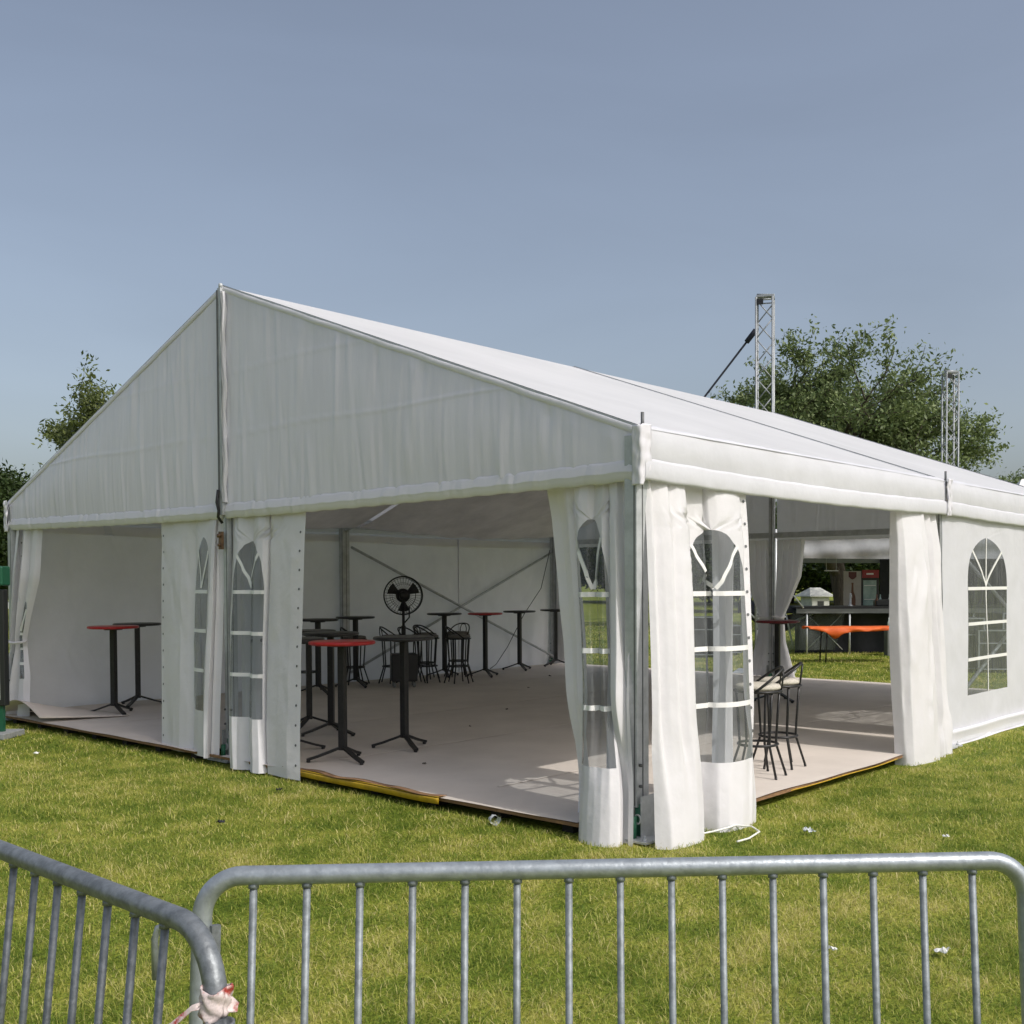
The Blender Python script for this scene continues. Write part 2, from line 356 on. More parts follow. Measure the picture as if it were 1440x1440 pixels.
o = g.build('carpet', 'carpet', fl, (-5,5,0))
g = MB()
for i in range(8):
    a = FX0+.02+i*(FX1-FX0-.04)/8; b = FX0+.02+(i+1)*(FX1-FX0-.04)/8-.006
    b = min(b, -.33)
    g.box((a, FY0+.005, .070), (b, FY0+.03, .0935))
for i in range(8):
    a = FY0+.04+i*(FY1-FY0-.08)/8; b = FY0+.04+(i+1)*(FY1-FY0-.08)/8-.006
    a = max(a, .24)
    b = min(b, Y1-.26)
    if b <= a: break
    g.box((FX1-.035, a, .072), (FX1-.008, b, .0935))
g.build('plywood_edge', 'wood', fl, (-5,5,0))
g = MB()
for i in range(14):
    x = FX0+.3+i*.70; g.box((x, FY0+.08, 0), (x+.1, FY0+.2, .068))
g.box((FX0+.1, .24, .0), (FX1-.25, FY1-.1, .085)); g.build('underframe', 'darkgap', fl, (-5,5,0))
for k, xx in enumerate((-7.9, -5.75, -3.7, -1.65)):      # joints between the carpet runs
    g = MB(); ys_ = np.linspace(.3, 10.3, 60)
    g.grid([[(xx+dx+.006*math.sin(y*3+k), y, ZF+.005+dz) for y in ys_] for dx, dz in ((-.012,-.002),(-.004,.003),(.004,.003),(.012,-.002))]); g.build('carpet_joint', 'carpet', fl, (-5,5,0))
g = MB(); xs = np.linspace(-3.75, -1.70, 40)
g.grid([[(x, FY0-.02-edge(x,0)-.002*math.sin(x*9), ZF-.002-k) for x in xs] for k in (0, .012, .045)])
g.grid([[(x, FY0-.02-edge(x,0)+k, ZF+.006) for x in xs] for k in (-.001, .04)])
o = g.build('yellow_edge', 'yellow', fl, (-5,5,0)); solid(o, .004)
g = MB(); xs = np.linspace(-3.75, -1.68, 40)
g.grid([[(x, FY0-.03-edge(x,0)+k+.012*math.sin(x*7), ZF+.012+.006*math.sin(x*11)) for x in xs] for k in (.01, .05, .07)])
o = g.build('torn_underlay', 'wood', fl, (-5,5,0)); solid(o, .004)
g = MB(); ys_ = np.linspace(1.7, 3.7, 30)
g.grid([[(FX1+.006+edge(y,1), y, z) for y in ys_] for z in (.074, .082)]); o = g.build('yellow_edge', 'yellow', fl, (-5,5,0)); solid(o, .004)
# curled-up carpet corner at the left front
g = MB(); P = []
for i in range(16):
    t = i/15; row = []
    for j in range(16):
        s = j/15; lift = .20*math.sin(PI*s*.9)*(1-t)**1.3
        row.append((-9.85+1.25*s+.25*t, FY0-.04+.95*t, ZF+.012+lift+.02*math.sin(s*5)*(1-t)))
    P.append(row)
g.grid(P); o = g.build('curled_carpet_corner', 'carpet', fl, (-5,5,0)); solid(o, .008)
# dirt specks on the carpet
# ---- posts and frame
def upright(x, y, ztop, base=True, w_=.10, d_=.13):
    g = MB(); z0 = .22 if base else ZF
    g.box((x-w_/2, y-d_/2, z0), (x+w_/2, y+d_/2, ztop))
    g.box((x+w_/2-.022, y-d_/2-.003, z0+.01), (x+w_/2-.014, y-d_/2+.003, ztop-.01), 1)
    g.box((x+w_/2-.002, y-.004, z0+.01), (x+w_/2+.003, y+.004, ztop-.01), 1)
    for z in (.36, .50):
        for (cx, cy, ax) in ((x-.03, y-d_/2, 'y'), (x+w_/2, y-.035, 'x')):
            p = Vector((cx, cy, z)); q = p+(Vector((0,-.012,0)) if ax == 'y' else Vector((.018,0,0))); g.tube([p, q], .011, 8, 1)
    return g.build('upright', ['alu','alu_dark'], marq)
def baseplate(x, y, parent):
    g = MB(); g.box((x-.17, y-.17, .012), (x+.17, y+.17, .026)); g.box((x-.06, y-.075, .026), (x-.052, y+.075, .3)); g.box((x+.052, y-.075, .026), (x+.06, y+.075, .3))
    g.tube([(x, y-.02, .026), (x, y-.02, .24)], .03, 12, 1); g.tube([(x+.02, y-.11, .026), (x+.02, y-.11, .17)], .022, 10, 1)
    g.tube([(x+.04+.025*math.cos(t), y-.09, .15+.03*math.sin(t)) for t in np.linspace(0, 2*PI, 13)[:-1]], .006, 6, 0, closed=True)
    for sx in (-.13, .13):
        for sy in (-.13, .13): g.lathe([(.016,0),(.016,.014),(.007,.014),(.007,.035)], (x+sx, y+sy, .026), 8)
    g.build('base_plate', ['alu','greenplate'], parent)
UPR = {}
for (x, y) in ((X1,0),(X1,Y1),(X1,Y2),(X0,0),(X0,Y1),(X0,Y2)):
    u_ = upright(x-(.035 if x == X1 else -.03), y, ZE-.05); UPR[(x,y)] = u_; baseplate(x, y, u_)
for y in (0, Y2):
    u_ = upright(XM, y, ZR-.12, w_=.07, d_=.10); baseplate(XM, y, u_)
for y in (0, Y1, Y2):
    for s in (-1, 1):
        g = MB(); xe = XM+s*5; a = Vector((XM, y, ZR-.13)); b = Vector((xe, y, ZE-.13)); g.bar(a, b, .08, .17)
        g.build('rafter', 'alu', marq)
g = MB()
for x, z in ((X0, ZE-.11), (X1, ZE-.11), (XM, ZR-.11), (-2.5, roofz(-2.5)-.1), (-7.5, roofz(-7.5)-.1)):
    for a, b in ((.06, Y1-.06), (Y1+.06, Y2-.06)): 
        q = MB(); q.bar((x, a, z), (x, b, z), .06, .08); q.build('purlin', 'alu', marq)
for x in (X0, X1):
    for za, zb in ((2.30, .25), (.25, 2.30)):
        s = -1 if x == X1 else 1; q = MB(); dx = .09 if za > 1 else .045
        q.tube([(x+s*dx, Y1+.1, za), (x+s*dx, Y2-.1, zb)], .022, 8); q.build('cross_brace', 'alu', marq)
for y in (0, Y2):          # gable beam at valance height
    for a, b in ((X0+.06, XM-.05), (XM+.05, X1-.06)):
        q = MB(); q.bar((a, y+.02, ZV+.1), (b, y+.02, ZV+.1), .05, .09); q.build('gable_beam', 'alu', marq)

# ---- roof fabric
def wrinkle_field(n, rx, rz, amp, seed, wmin=.015, wmax=.05, lean=.05):
    r = np.random.default_rng(seed); W_ = []
    for _ in range(n): W_.append((r.uniform(*rx), r.uniform(*rz), r.uniform(wmin, wmax), r.uniform(.12, .6), r.uniform(-1,1)*amp, r.normal(0, lean)))
    def f(x, z):
        s = np.zeros_like(x)
        for cx, cz, wx, wz, a, ln in W_: s += a*np.exp(-((x-cx-ln*(z-cz))/wx)**2-((z-cz)/wz)**2)
        return s
    return f
for bi, (ya, yb) in enumerate(((-.035, Y1), (Y1, Y2+.06))):
    for s in (-1, 1):
        g = MB(); P = []
        na, nb = 60, 40
        for i in range(na+1):
            t = i/na; row = []
            for j in range(nb+1):
                v = j/nb; y = ya+(yb-ya)*v
                x = XM+s*t*5.05; edge_ = math.sin(PI*v)
                z = roofz(x)+.012 - .045*edge_*math.sin(PI*min(1, t*1.02)) 
                # tension creases fanning from the corners
                for (cy, ct) in ((0, 1), (1, 1), (0, 0), (1, 0)):
                    dy = (v-cy)*(yb-ya); dt = (t-ct)*5.3; r_ = math.hypot(dy, dt)+1e-3; an = math.atan2(abs(dt), abs(dy))
                    z += .012*math.exp(-((an-.55)/.10)**2)*math.exp(-r_/2.6)*min(1, r_)
                    z -= .010*math.exp(-((an-.80)/.10)**2)*math.exp(-r_/2.6)*min(1, r_)
                row.append((x, y, z))
            P.append(row)
        g.grid(P); g.build('roof_panel', 'roof', marq)
for y in (-.045, Y1, Y2+.075):
    for s in (-1, 1):
        g = MB(); xe = XM+s*5.05
        h = .014
        g.bar((XM, y, ZR+h), (xe, y, roofz(xe)+h), .024, .012, 0)
        g.bar((XM, y, ZR+h+.008), (xe, y, roofz(xe)+h+.008), .008, .005, 1)
        g.build('roof_rail', ['alu','alu_dark'], marq)
# white hem strip between gable and roof rail
for y, sy in ((-.045, -1), (Y2+.085, 1)):
    for s in (-1, 1):
        g = MB(); P = []
        for k, dz in enumerate((.010, .004, -.028, -.040)):
            P.append([(XM+s*5.02*t, y+sy*(.012+(.005 if 0 < k < 3 else 0)+.002*math.sin(t*60+k)), roofz(XM+s*5.02*t)+dz+.002*math.sin(t*37)) for t in np.linspace(0, 1, 60)])
        g.grid(P); g.build('roof_hem', 'band', marq)
# pins above the eaves
for y in (-.03, Y1, Y2):
    g = MB(); g.tube([(.04, y, ZE-.05), (.04, y, ZE+.10)], .012, 8); g.build('eave_pin', 'alu_dark', marq)

# ---- gable panels (front and rear)
def gable_panel(y, sy, xa, xb, seed, mname, wr, sag=.0):
    na, nb = 260, 64; lo = min(xa, xb)
    f = wrinkle_field(150, (lo, lo+5), (2.5, 4.4), wr, seed); f2_ = wrinkle_field(60, (lo, lo+5), (2.45, 2.9), wr*1.1, seed+50, .012, .03)
    X = np.linspace(xa, xb, na)[:, None]*np.ones((1, nb+1)); T = np.linspace(0, 1, nb+1)[None, :]*np.ones((na, 1))
    zt = ZR-(ZR-ZE)*np.abs(X-XM)/5-.03; zb = ZV+.11-sag*np.sin(PI*np.abs(X)/10); Z = zb+(zt-zb)*T
    Yd = (f(X, Z)+f2_(X, Z))*np.minimum(1, 8*(zt-Z)+.2)+.02*np.sin(PI*(X-xa)/(xb-xa))*np.sin(PI*T)
    # horizontal creases from folding
    for zc in (3.15, 3.75): Yd += .004*np.exp(-((Z-zc-.01*np.sin(X*3))/.012)**2)
    Y = y+sy*Yd
    g = MB(); g.grid(np.stack([X, Y, Z], -1)); o = g.build('gable_panel', mname, marq)
    # lower band: two-layer hem with a rod pocket
    f3 = wrinkle_field(80, (lo, lo+5), (2.4, 2.54), .008, seed+9, .008, .03, .4)
    prof = [(.0, .140), (.004, .137), (.010, .120), (.024, .066), (.025, .062), (.023, .058), (.020, .040), (.012, .004), (.008, 0), (.0, -.003)]
    xs = np.linspace(xa, xb, 300); P = []
    for d, dz in prof:
        zz = ZV-sag*np.sin(PI*np.abs(xs)/10)+dz
        P.append(np.stack([xs, y+sy*(d+np.maximum(-.008, f3(xs, zz))), zz+.003*np.sin(xs*23+seed)], -1))
    g = MB(); g.grid(P); g.build('gable_band', 'band', marq)
gable_panel(-.050, -1, X0, XM-.03, 3, 'gable', .0095, .05); gable_panel(-.050, -1, XM+.03, X1, 5, 'gable', .0095, .05)
gable_panel(Y2+.115, 1, X0, XM-.03, 13, 'pvc', .006); gable_panel(Y2+.115, 1, XM+.03, X1, 15, 'pvc', .006)
# keder pole joining the halves of the front gable
g = MB(); g.box((XM-.026, -.092, ZV-.02), (XM+.026, -.055, ZR-.01)); g.box((XM-.034, -.100, ZV-.02), (XM-.016, -.088, ZR-.03), 1); g.lathe([(.0,-.0),(.02,.0),(.02,.04),(0,.05)], (XM, -.07, ZR-.01), 10)
g.build('centre_pole', ['alu','alu_dark'], marq)
g = MB(); P = []
for k in range(8):
    P.append([(XM+.03+.03*k/7+.01*math.sin(z*9), -.075-.02*math.sin(k*1.6)-.006*math.sin(z*17+k), z) for z in np.linspace(ZV+.1, ZR-.05, 40)])
g.grid(P); g.build('centre_flap', 'band', marq)
g = MB(); g.tube([(XM-.01, -.115, 2.62), (XM-.02, -.125, 2.5), (XM+.005, -.12, 2.42), (XM-.015, -.115, 2.36), (XM, -.08, 2.3)], .014, 8); g.build('strap', 'blackmetal', marq)
g = MB(); g.box((XM-.04, -.10, 2.05), (XM+.015, -.075, 2.22)); g.tube([(XM-.012, -.09, 2.18), (XM-.012, -.125, 2.18)], .02, 10); g.tube([(XM-.012, -.09, 2.09), (XM-.012, -.12, 2.09)], .015, 10); o = g.build('ratchet', 'brass', marq)
# crumpled peak caps
def crumple(name, path, zs_amp, seed, mname='band', parent=marq, th=.003):
    r = np.random.default_rng(seed); n1, n2 = len(path), 36; g = MB(); P = []
    ph = r.uniform(0, 6, (8,)); 
    for i, (x, y, z0, z1, nx_, ny_) in enumerate(path):
        row = []
        for k in range(n2):
            t = k/(n2-1); z = z0+(z1-z0)*t
            d = zs_amp*(math.sin(i*.9+9*t+ph[0])+.7*math.sin(i*1.7-15*t+ph[1])+.5*math.sin(i*.6+26*t+ph[2]))
            row.append((x+nx_*d, y+ny_*d, z))
        P.append(row)
    g.grid(P); o = g.build(name, mname, parent); solid(o, th); return o
path = []
for i in range(14): path.append((-.005+.07*min(i,7)/7+.0, -.085, ZV-.035, ZE+.01, 0, -1) if i < 8 else (.070, -.083+.11*(i-7)/6, ZV-.035+.02*(i-8), ZE+.02, 1, 0))
crumple('corner_sleeve', path, .0028, 2, th=.002)
path = [(X0-.06, .04-.13*i/6, ZV-.02, ZE, -1, 0) if i < 7 else (X0-.06+.10*(i-6)/7, -.09, ZV-.02, ZE+.02, 0, -1) for i in range(14)]
crumple('corner_sleeve', path, .006, 4)
path = [(.080+.012*math.sin(i*1.5), Y1-.05+.10*i/9, ZV-.01, ZE+.02, 1, 0) for i in range(10)]
crumple('eave_joint_cover', path, .006, 6)

# ---- eave valance per side and bay
def valance(x, sx, ya, yb, seed):
    prof = [(-.02,.385),(.05,.376),(.088,.355),(.098,.34),(.106,.26),(.108,.158),(.106,.152),(.104,.147),(.108,.143),(.122,.136),(.128,.125),(.128,.035),(.126,.02),(.122,.0),(.112,.0)]
    r = np.random.default_rng(seed); ph = r.uniform(0, 6, 6); ys = np.linspace(ya, yb, 120); P = []
    for k, (d, dz) in enumerate(prof):
        v = (ys-ya)/(yb-ya); sag = -.03*np.sin(PI*v)*(1 if dz < .3 else .3)
        wv = (.005*np.sin(ys*1.3+ph[0]+k*.06)+.0015*np.sin(ys*7.3+ph[1]-k*.1))*(1 if 2 < k else .2)
        P.append(np.stack([x+sx*(d-.05*min(1,max(0,d)*12)+wv), ys, ZV+dz+sag+.002*np.sin(ys*13+ph[2])], -1))
    g = MB(); g.grid(P); g.build('eave_valance', 'pvc', marq)
for x, sx in ((X1, 1), (X0, -1)):
    valance(x, sx, -.04, Y1-.02, 1); valance(x, sx, Y1+.02, Y2+.05, 2)

# ---- ceiling liner swagged under the roof
def liner(ya, yb):
    for s in (-1, 1):
        P = []; 
        for i in range(41):
            t = i/40; x = XM+s*4.86*t; row = []
            for j in range(31):
                v = j/30; drop = .30+.18*math.sin(PI*v)*(1-.4*t)+.02*math.sin(v*40+t*5)*math.sin(PI*v)
                row.append((x, ya+(yb-ya)*v, roofz(x)-drop*(.55 if t > .97 else 1)*(1 if t < .9 else 1-(t-.9)*1.2)))
            P.append(row)
        g = MB(); g.grid(P); g.build('ceiling_liner', 'liner', marq)
liner(.12, Y1-.05); liner(Y1+.05, Y2-.12)

# ------------------------------------------------------------------ curtains and wall panels
def catmull(ctrl):
    u = np.array([c[0] for c in ctrl]); V = np.array([c[1:] for c in ctrl], float)
    def f(x):
        x = np.clip(x, u[0], u[-1]); i = np.clip(np.searchsorted(u, x, side='right')-1, 0, len(u)-2)
        t = ((x-u[i])/(u[i+1]-u[i]))[..., None]; t = t*t*(3-2*t)*.5+t*.5
        return V[i]*(1-t)+V[i+1]*t
    return f
def curtain(name, org, dr, out, keys, plan, parent, win=None, eyelets=(), seed=0, wr=.008, nu=110, mname='curtain', ez=.17, plan2=None, zsw=(.9,.2)):
    """keys: (z, left, right, out, amp) from the top down; plan: (u, s, d); win: (u0, u1, zb, zs, zt)"""
    org = np.array(org, float); dr = np.array(dr, float); out = np.array(out, float)
    K = np.array(sorted(keys)); zmin, zmax = K[0,0], K[-1,0]; pf = catmull(plan); pf2 = catmull(plan2) if plan2 else None
    r = np.random.default_rng(seed+100); WF = [(r.uniform(0,1), r.uniform(zmin,zmax), r.uniform(.015,.05), r.uniform(.05,.35), r.uniform(-1,1)*wr, r.normal(0,.12)) for _ in range(70)]
    def P(u, z, off=0.0):
        u = np.asarray(u, float); z = np.asarray(z, float)
        L_ = np.interp(z, K[:,0], K[:,1]); R_ = np.interp(z, K[:,0], K[:,2]); O_ = np.interp(z, K[:,0], K[:,3]); A_ = np.interp(z, K[:,0], K[:,4])
        sd_ = pf(u)
        if plan2: q_ = sm((zsw[0]-z)/(zsw[0]-zsw[1]))[...,None]; sd_ = sd_*(1-q_)+pf2(u)*q_
        s = sd_[...,0]; d = sd_[...,1]
        d = d*A_; w_ = np.zeros_like(u)
        for cu, cz, wu, wz, a, ln in WF: w_ = w_+a*np.exp(-((u-cu-ln*(z-cz))/wu)**2-((z-cz)/wz)**2)
        s = s+.012*np.sin(z*3.1+u*9+seed)*(1-np.abs(2*u-1))
        return org+dr*(L_+s*(R_-L_))[...,None]+out*(O_+d+w_+off)[...,None]+np.array([0,0,1.])*z[...,None]
    us = np.linspace(0, 1, nu+1); zs = list(np.linspace(zmin, zmax, 46)); tops = None
    if win:
        u0, u1, zb, zsp, zt = win; uc = (u0+u1)/2; hw = (u1-u0)/2
        for t_ in (u0, u1): us[np.argmin(abs(us-t_))] = t_
        zs = [z for z in zs if min(abs(z-zb), abs(z-zt)) > .025]+[zb, zt]+list(zsp+(zt-zsp)*np.sin(np.linspace(0, PI/2, 14)))
    zs = np.array(sorted(set(np.round(zs, 5)))); nz = len(zs)
    U = np.zeros((nz, nu+1)); inside = np.zeros((nz, nu+1), bool)
    for i, z in enumerate(zs):
        if win and z > zsp:
            k = math.sqrt(max(0, 1-((z-zsp)/(zt-zsp))**2)) if z <= zt else min(1, .0+(z-zt)/.12)
            k = max(k, .004)
            U[i] = np.where(us <= u0, us*(uc-hw*k)/u0, np.where(us >= u1, 1-(1-us)*(1-uc-hw*k)/(1-u1), uc+(us-uc)*k))
        else: U[i] = us
    Z = zs[:, None]*np.ones((1, nu+1)); V = P(U, Z)
    fab = MB(); pan = MB(); fab.v = [tuple(x) for x in V.reshape(-1,3)]; pv = {}; 
    for i in range(nz-1):
        for j in range(nu):
            f = (i*(nu+1)+j, i*(nu+1)+j+1, (i+1)*(nu+1)+j+1, (i+1)*(nu+1)+j)
            um = (us[j]+us[j+1])/2
            if win and u0 < um < u1 and zb-1e-6 <= zs[i] and zs[i+1] <= zt+1e-6:
                q = []
                for k in f:
                    if k not in pv: pv[k] = len(pan.v); pan.v.append(fab.v[k])
                    q.append(pv[k])
                pan.f.append(tuple(q)); pan.m.append(0); pan.sm.append(True)
            else: fab.f.append(f); fab.m.append(0); fab.sm.append(True)
    def nrm(u, z):
        e = 1e-3; a = P(u+e, z)-P(u-e, z); b = P(u, z+e)-P(u, z-e); n = np.cross(a, b); n /= np.linalg.norm(n)+1e-9
        return n if n@out > 0 else -n
    for ue in eyelets:
        for z in np.arange(zmin+.12, zmax-.08, ez):
            n = nrm(np.array(ue), np.array(z)); 
            for sgn in (1, -1):
                c = Vector(P(np.array(ue), np.array(z)))+Vector(n)*.004*sgn; a = Vector(n).orthogonal().normalized(); b = Vector(n).cross(a)
                fab.add([c+(a*math.cos(t)+b*math.sin(t))*.012 for t in np.linspace(0, 2*PI, 9)[:-1]], [tuple(range(8))], 1)
    # hem stitching line as a folded band near the bottom
    if win:
        k_ = []
        ntr = 3
        def strip(path, wd):       # path of (u,z), both faces
            for sgn in (1, -1):
                pts = []; ds = []
                for a, (u_, z_) in enumerate(path):
                    p = P(np.array(u_), np.array(z_)); n = nrm(np.array(u_), np.array(z_))
                    un, zn = path[min(a+1, len(path)-1)]; up_, zp = path[max(a-1, 0)]
                    tv = P(np.array(un), np.array(zn))-P(np.array(up_), np.array(zp)); dv = np.cross(n, tv); dv /= np.linalg.norm(dv)+1e-9
                    pts.append(p+n*.004*sgn); ds.append(dv*wd/2)
                pan.ribbon(pts, ds, 1)
        dz = (zsp-zb)/3
        for k in range(3): strip([(u_, zb+dz*(k+1)) for u_ in np.linspace(u0, u1, 40)], .035)
        if name == 'side_wall': strip([(uc+.003*math.sin(z_*7+seed), z_) for z_ in np.linspace(zb, zt, 30)], .022)
        for sg in (-1, 1):
            a = .80*PI/2*.62; strip([(uc+sg*hw*math.sin(a)*t, zsp+.03+(zt-zsp)*math.cos(a)*.97*t) for t in np.linspace(.02, 1, 16)], .03)
    fo = fab.build(name, [mname,'alu_dark'], parent)
    if win: pan.build('window_pane', ['pane','bar'], fo)
    return fo, P

D_plan = [(0,0,0),(.10,.13,-.015),(.18,.20,.03),(.24,.30,.03),(.29,.36,-.05),(.33,.40,.02),(.42,.46,.11),(.50,.60,.14),(.55,.68,.06),(.60,.60,-.06),(.66,.62,-.04),(.74,.72,.10),(.82,.84,.10),(.88,.90,-.04),(.94,.96,-.03),(1,1,0)]
# D: front, right-hand corner
WN = (.26,.74,.49,1.64,2.2)
curtain('side_curtain', (0,0,0), (1,0,0), (0,-1,0), [(2.46,-.93,-.12,-.03,.4),(2.2,-.90,-.11,-.02,.75),(1.3,-.76,-.05,.04,1.0),(.6,-.64,.01,.13,1.0),(.3,-.59,.06,.20,1.0),(.0,-.55,.11,.27,1.0)],
        [(0,0,-.12),(.08,.10,-.13),(.16,.20,-.09),(.22,.28,-.02),(.27,.33,-.03),(.31,.36,-.06),(.35,.41,.03),(.41,.50,.09),(.47,.585,.08),(.52,.62,.01),(.57,.67,.04),(.63,.74,.07),(.68,.78,.0),(.73,.74,-.05),(.79,.82,.06),(.86,.90,.07),(.92,.93,-.01),(.96,.97,.02),(1,1,.02)], marq, (.335,.665,.49,1.64,2.16), (), 1, plan2=[(0,.0,-.25),(.08,.10,-.25),(.16,.20,-.22),(.22,.27,-.17),(.27,.32,-.12),(.31,.35,-.04),(.35,.39,.03),(.41,.48,.07),(.47,.57,.09),(.52,.65,.095),(.57,.73,.09),(.63,.82,.06),(.68,.88,.01),(.73,.84,-.06),(.79,.80,-.09),(.86,.86,-.10),(.92,.92,-.06),(.96,.96,-.05),(1,1,-.04)], zsw=(1.0,.25))
# C: front, right of the centre post
curtain('side_curtain', (0,0,0), (1,0,0), (0,-1,0), [(2.40,-4.98,-3.76,-.02,.5),(2.1,-4.95,-3.75,.0,.8),(1.2,-4.88,-3.68,.08,1),(.4,-4.72,-3.55,.20,1),(.02,-4.62,-3.48,.25,1)],
        [(0,0,0),(.06,.04,.03),(.13,.10,.07),(.20,.16,.09),(.27,.23,.06),(.32,.28,.02),(.37,.31,.0),(.42,.35,.05),(.50,.43,.09),(.57,.49,.07),(.62,.51,.01),(.66,.50,-.04),(.71,.55,.02),(.80,.70,.03),(.90,.85,.045),(1,1,.03)], marq, (.13,.60,.49,1.64,2.12), (.965,), 2)
# B: front, left of the centre post
curtain('side_curtain', (0,0,0), (1,0,0), (0,-1,0), [(2.40,-6.34,-5.12,-.02,.5),(2.0,-6.31,-5.10,.0,.8),(1.2,-6.22,-5.05,.06,1),(.4,-6.05,-4.95,.16,1),(.06,-5.98,-4.90,.20,1)],
        [(0,0,.0),(.12,.20,.02),(.25,.38,.04),(.33,.48,.02),(.38,.57,-.01),(.42,.61,.03),(.50,.72,.06),(.57,.83,.07),(.61,.86,.08),(.66,.91,.11),(.72,.95,.09),(.78,.92,.03),(.85,.95,.05),(.92,.96,.03),(1,1,0)], marq, (.42,.59,.49,1.64,2.18), (.03,), 3)
# A: front, left-hand corner, tied at waist height
curtain('side_curtain', (0,0,0), (1,0,0), (0,-1,0), [(2.40,-9.90,-9.22,-.03,.6),(1.8,-9.88,-9.26,.0,.9),(1.05,-9.90,-9.58,.03,.8),(.93,-9.90,-9.60,.02,.7),(.6,-10.0,-9.42,.06,1.),(.08,-10.14,-9.32,.12,1.)],
        [(0,.30,.14),(.08,.16,.12),(.16,.05,.08),(.25,.0,.0),(.35,.12,-.05),(.45,.30,.06),(.55,.45,.10),(.62,.52,.0),(.72,.68,-.02),(.82,.80,.08),(.92,.92,.06),(1,1,0)], marq, (.74,.93,.55,1.1,1.5), (.30,), 4)
# E: long side, next to the front corner
curtain('side_curtain', (0,0,0), (0,1,0), (1,0,0), [(2.42,.04,1.32,-.02,.5),(2.1,.03,1.30,.0,.8),(1.3,-.05,1.19,.09,1),(.6,-.13,1.10,.17,1),(.3,-.16,1.00,.21,1),(.0,-.20,.93,.25,1)],
        [(0,0,.03),(.04,.03,.07),(.07,.06,.03),(.11,.10,.08),(.15,.15,.12),(.19,.19,.07),(.23,.24,.12),(.28,.32,.11),(.31,.345,.04),(.335,.36,-.06),(.38,.42,-.05),(.44,.49,-.03),(.51,.58,-.01),(.535,.60,-.05),(.555,.60,.03),(.60,.645,.09),(.67,.72,.12),(.74,.82,.12),(.79,.88,.10),(.83,.90,.04),(.88,.93,.05),(.94,.97,.07),(1,1,.03)], marq, (.345,.79,.46,1.64,2.10), (.905,), 5, plan2=[(0,.02,.0),(.06,.07,.09),(.13,.16,.12),(.22,.29,.13),(.28,.385,.10),(.31,.41,.02),(.335,.41,-.08),(.39,.43,-.13),(.45,.50,-.15),(.51,.57,-.12),(.54,.585,-.03),(.57,.60,.06),(.62,.66,.11),(.70,.78,.13),(.78,.90,.12),(.85,1.0,.08),(.90,1.03,.02),(.95,1.02,-.03),(1,1.0,-.05)], zsw=(.9,.1))
# F: long side, this side of the second upright
curtain('side_curtain', (0,0,0), (0,1,0), (1,0,0), [(2.44,4.05,4.96,-.02,.5),(2.1,4.02,4.95,.02,.8),(1.2,3.90,4.88,.10,1),(.4,3.85,4.85,.17,1),(.0,3.82,4.83,.20,1)],
        [(0,0,-.12),(.06,.0,-.02),(.12,.05,.05),(.22,.22,.08),(.34,.42,.10),(.42,.55,.09),(.46,.58,.0),(.50,.54,-.08),(.56,.62,-.02),(.64,.72,.08),(.70,.76,.04),(.76,.74,-.06),(.84,.86,.02),(.92,.95,.05),(1,1,0)], marq, None, (), 6, wr=.02)
# G: rear, both sides of the centre post, tied
G_plan = [(0,0,0),(.10,.10,.07),(.2,.16,-.04),(.3,.30,.07),(.4,.40,-.05),(.5,.52,.08),(.6,.60,-.04),(.7,.72,.07),(.8,.80,-.03),(.9,.92,.06),(1,1,0)]
curtain('side_curtain', (0,Y2,0), (1,0,0), (0,-1,0), [(2.42,-4.93,-4.40,-.05,.8),(1.8,-4.93,-4.46,-.03,1),(1.12,-4.96,-4.78,-.02,.5),(.7,-5.0,-4.74,-.02,.9),(.11,-5.06,-4.55,0,1)], G_plan, marq, None, (), 7)
curtain('side_curtain', (0,Y2,0), (1,0,0), (0,-1,0), [(2.42,-5.60,-5.06,-.05,.8),(1.8,-5.55,-5.06,-.03,1),(1.12,-5.26,-5.06,-.02,.5),(.7,-5.30,-5.06,-.02,.9),(.11,-5.50,-5.06,0,1)], G_plan, marq, None, (), 8)
curtain('side_curtain', (0,Y2,0), (1,0,0), (0,-1,0), [(2.42,-9.9,-9.35,-.05,.8),(1.8,-9.9,-9.45,-.03,1),(1.12,-9.92,-9.72,-.02,.5),(.7,-9.92,-9.7,-.02,.9),(.11,-9.95,-9.55,0,1)], G_plan, marq, None, (), 9)
curtain('side_curtain', (0,Y2,0), (1,0,0), (0,-1,0), [(2.42,-.65,-.07,-.05,.8),(1.12,-.3,-.07,-.02,.6),(.11,-.6,-.05,0,1)], G_plan, marq, None, (), 10)
BF = [(0,0,0),(.15,.18,.03),(.3,.34,-.03),(.45,.5,.03),(.6,.66,-.03),(.8,.85,.03),(1,1,0)]
curtain('fold_and_glare_sheet', (0,0,0), (1,0,0), (0,-1,0), [(2.40,-4.97,-4.50,-.08,.6),(1.2,-4.93,-4.42,-.07,1),(.13,-4.9,-4.35,-.05,1)], BF, marq, None, (), 11, nu=40)
curtain('fold_and_glare_sheet', (0,0,0), (1,0,0), (0,-1,0), [(2.40,-.42,-.14,-.09,.6),(1.2,-.34,-.10,-.07,.8),(.5,-.30,-.08,-.0,.8),(.13,-.30,-.08,.0,.8)], BF, marq, None, (), 12, nu=40)  # white sheet added behind the corner window as its bright reflection
curtain('fold_and_glare_sheet', (0,0,0), (0,1,0), (1,0,0), [(2.40,.98,1.30,-.09,.6),(1.2,.98,1.24,-.07,.8),(.13,.92,1.22,-.05,.8)], BF, marq, None, (), 13, nu=40)
